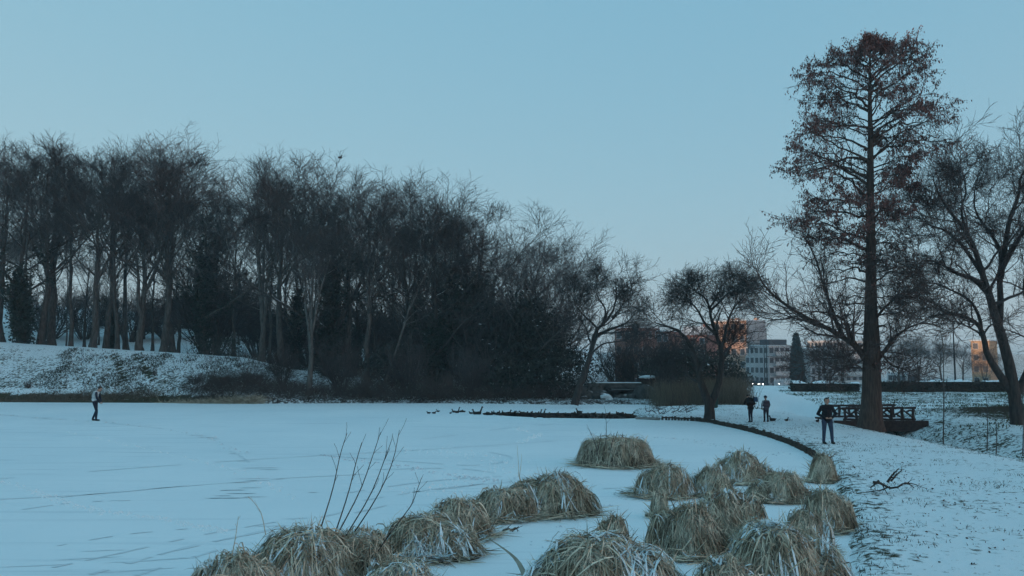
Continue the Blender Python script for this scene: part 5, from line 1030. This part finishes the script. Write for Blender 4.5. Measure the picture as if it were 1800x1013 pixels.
mb = MB(); mb.box((4.2, 4.6, tH * .45), (1.3, 1.1, tH * .9)); obj('shaded_wall', mb.build('shaded_wall', mat('shade_dark', (.10, .11, .12))), tw)  # wall beyond the gable, its shadow put into the dark colour
for q in ((-3, 1), (1, -2), (4, 2)): mb = MB(); mb.box((q[0], q[1], tH + .5), (.9, .9, .8)); obj('chimney', mb.build('chimney', TAN), tw)
lo, lH = house('apartment_block', 'low pale apartment block with long white balconies right of the tall building', 1357, 216, 609, 9.8, 9, math.radians(22), GREYW, 4, 6, ('f', 'r', 'l'), None, 1.15, 1.3, 'flat', True)
mb = MB(); mb.box((1.0, 1, lH + .95), (5.2, 4, 1.5)); obj('penthouse', mb.build('penthouse', mat('slate', (.05, .055, .065))), lo)
house('row_house', 'grey narrow house between the columnar conifer and the long grey block', 1417, 222, 614, 3.6, 8, math.radians(14), GREYW, 4, 2, ('f',), None, .8, 1.3)
house('grey_block', 'long grey apartment block half hidden behind the tall conical tree', 1476, 226, 601, 14.0, 9, math.radians(12), GREYW, 5, 8, ('f', 'l'), None, 1.0, 1.3, 'flat', True)
house('brick_house', 'red brick house lit by the low sun left of the round-crowned tree', 1165, 190, 584, 6.0, 6, math.radians(-38), BRICK, 4, 4, ('f', 'l'), -4, 1.0, 1.5)
house('brick_house', 'red brick house at the left end of the street, partly behind the wide-crowned tree', 1120, 188, 578, 6.5, 8, math.radians(-40), BRICK, 4, 3, ('f', 'r'), -4, 1.0, 1.5)
house('brick_house', 'reddish house seen through the twigs of the round-crowned tree', 1228, 205, 590, 6.5, 7, math.radians(-34), BRICK, 4, 3, ('f',), -4, 1.0, 1.5, 'gable')
house('tan_house', 'sunlit orange house glimpsed through the limbs of the gnarled tree', 1728, 205, 600, 4.0, 6, math.radians(-45), mat('orange_render', (.55, .36, .20), col2=(.46, .30, .17), scale=1), 4, 2, ('f',), None, 1, 1.3)
obj('street', mesh('street', [(-30, 176, -3.53), (180, 176, -3.53), (180, 212, -3.53), (-30, 212, -3.53)], np.array([[0, 1, 2, 3]]), mat('asphalt', (.05, .05, .052), col2=(.12, .125, .13), scale=.4)), kind='structure', label='street before the houses')
LAMP = mat('headlamp', (1, .98, .9), emit=(1, .95, .85), estr=6.0); RED = mat('red_signal', (.6, .02, .03), emit=(1, .06, .10), estr=5.0)
def car(label, px, Y, lights, paint, rz=0):
    x = (px - CX) / F * Y; rt = thing('parked_car', label, 'car', (x, Y, -3.53), rz, group='cars on the street'); m2 = MB(); prof = [(-2.1, .45), (-2.0, .85), (-1.1, .95), (-.5, 1.42), (.9, 1.42), (1.6, .95), (2.1, .85), (2.1, .4)]
    V = np.array([(s_ * .86, y, z) for s_ in (-1, 1) for y, z in prof]); n = len(prof); i = np.arange(n); Q = np.stack([i, (i + 1) % n, (i + 1) % n + n, i + n], 1); m2.add(V, Q); me = m2.build('body', paint); b_ = obj('body', me, rt)
    sd_ = mesh('body_side', V, [np.array([[0, 1, 2, 7], [2, 3, 4, 5], [2, 5, 6, 7], [8, 15, 10, 9], [10, 13, 12, 11], [10, 15, 14, 13]])], paint); obj('body_side', sd_, rt)
    m2 = MB(); m2.add(np.array([(-.74, -1.02, 1.0), (.74, -1.02, 1.0), (.66, -.54, 1.36), (-.66, -.54, 1.36)]) + np.array([0, -.05, .02]), [[0, 1, 2, 3]]); obj('windscreen', m2.build('windscreen', GLASS), rt)
    for sx in (-.8, .8):
        for sy in (-1.35, 1.35): m2 = MB(); m2.tube([(sx - .1, sy, .32), (sx + .1, sy, .32)], .32, 14); obj('wheel', m2.build('wheel', SHOE), rt)
    for sx in lights: obj('headlight', mesh('headlight', *capsule((sx * .62, -2.10, .70), (sx * .62, -2.13, .70), .085, .085, 10, 3), LAMP), rt)
car('car with both headlamps lit at the far end of the snowy path, left one', 1321.5, 196, (-1, 1), mat('car_dark', (.03, .035, .04), rough=.3, spec=.5)); car('car with one headlamp in view just right of the first car', 1338.5, 194, (-1,), mat('car_blue', (.03, .045, .07), rough=.3, spec=.5)); car('car with a lit headlamp behind the white picket fence', 1366, 196, (-1,), mat('car_grey', (.12, .12, .13), rough=.3, spec=.5))
# bus
bx_ = W(1605, 660, 182); bs = thing('bus', 'white bus with dark windscreen showing above the long hedge', 'bus', (bx_[0], 182, -3.53)); m2 = MB(); m2.box((0, 4.5, 1.85), (2.9, 9.5, 2.9)); obj('body', m2.build('body', mat('bus_white', (.72, .74, .75), rough=.35, spec=.5)), bs); m2 = MB(); m2.box((0, -.27, 2.2), (2.45, .06, 1.45)); obj('windscreen', m2.build('windscreen', GLASS), bs)
for yy in range(4): m2 = MB(); m2.box((-1.46, 1.4 + yy * 2.1, 2.2), (.06, 1.8, 1.1)); obj('window', m2.build('window', GLASS), bs)
for sx in (-1.1, 1.1):
    for sy in (1.5, 7.0): m2 = MB(); m2.tube([(sx - .15, sy, .48), (sx + .15, sy, .48)], .48, 16); obj('wheel', m2.build('wheel', SHOE), bs)
# lamp posts and traffic signal
def lamp_post(label, px, Y, top, arm=1):
    x = (px - CX) / F * Y; z = float(gz(x, Y)); H = CH + (HOR - top) / F * Y - z; rt = thing('lamp_post', label, 'lamp post', (x, Y, z), 0, 'lamp posts by the street'); m2 = MB(); m2.tube([(0, 0, -.1), (0, 0, H * .5), (0, 0, H)], [.12, .09, .06], 8); obj('pole', m2.build('pole', M['iron'], True), rt); m2 = MB(); m2.tube(resample(np.array([(0, 0, H - .05), (arm * .3, 0, H + .15), (arm * 1.0, 0, H + .2)]), 7), .04, 6); obj('arm', m2.build('arm', M['iron'], True), rt); m2 = MB(); m2.box((arm * 1.2, 0, H + .19), (.6, .24, .12), 0, .8); obj('lamp_head', m2.build('lamp_head', M['iron']), rt)
lamp_post('dark lamp post before the left corner of the low apartment block', 1346, 158, 600, -1); lamp_post('shorter dark post standing close beside the lamp post', 1342, 162, 606, -1); lamp_post('thin lamp post before the long grey block', 1480, 150, 572); lamp_post('thin lamp post behind the long hedge among the dim trees', 1675, 100, 562, 1)
x = W(1518, 664, 178); ts = thing('traffic_signal', 'traffic signal showing red beside the trunk of the tall conical tree', 'traffic light', (x[0], 178, -3.53)); m2 = MB(); m2.tube([(0, .12, -.1), (0, .12, 3.0)], .06, 8); obj('pole', m2.build('pole', M['iron']), ts); m2 = MB(); m2.box((0, 0, x[2] + 3.53 - .28), (.34, .22, 1.0)); obj('housing', m2.build('housing', M['iron']), ts); obj('red_lamp', mesh('red_lamp', *capsule((0, -.11, x[2] + 3.53), (0, -.15, x[2] + 3.53), .13, .13, 12, 3), RED), ts)
for k in (1, 2): obj('dark_lamp', mesh('dark_lamp', *capsule((0, -.11, x[2] + 3.53 - .28 * k), (0, -.13, x[2] + 3.53 - .28 * k), .10, .10, 12, 3), GLASS), ts)
# white picket fence
Yf = 96; a, b = W(1362, 684, Yf), W(1390, 684, Yf); zf = float(gz((a[0] + b[0]) / 2, Yf)); pf = thing('picket_fence', 'short white picket fence at the top of the snowy path', 'fence', ((a[0] + b[0]) / 2, Yf, zf)); L = b[0] - a[0]; pk = MB(); pk.box((0, 0, .40), (.06, .03, .8)); pk.add(np.array([(-.03, -.015, .8), (.03, -.015, .8), (.03, .015, .8), (-.03, .015, .8), (0, 0, .88)]), np.array([[0, 1, 4], [1, 2, 4], [2, 3, 4], [3, 0, 4]])); pme = pk.build('picket', mat('white_paint', (.72, .74, .75)))
for i in range(13): obj('picket', pme, pf, (-L / 2 + L * i / 12, 0, 0))
for z in (.2, .62): m2 = MB(); m2.box((0, .035, z), (L + .1, .03, .07)); obj('rail', m2.build('rail', FRAME), pf)

# ------------------------------------------------------------------ winter haze
mb = MB(); mb.box((0, 130, 16), (672, 792, 44)); hz = obj('haze', mb.build('haze', []), kind='stuff', label='thin cold haze over the park')
hm = bpy.data.materials.new('haze'); hm.use_nodes = True; n_ = hm.node_tree.nodes; n_.clear(); pv = n_.new('ShaderNodeVolumePrincipled'); pv.inputs['Color'].default_value = (.74, .88, .94, 1); pv.inputs['Density'].default_value = .0009; pv.inputs['Anisotropy'].default_value = 0.0
om = n_.new('ShaderNodeOutputMaterial'); hm.node_tree.links.new(pv.outputs[0], om.inputs['Volume']); hz.data.materials.append(hm)
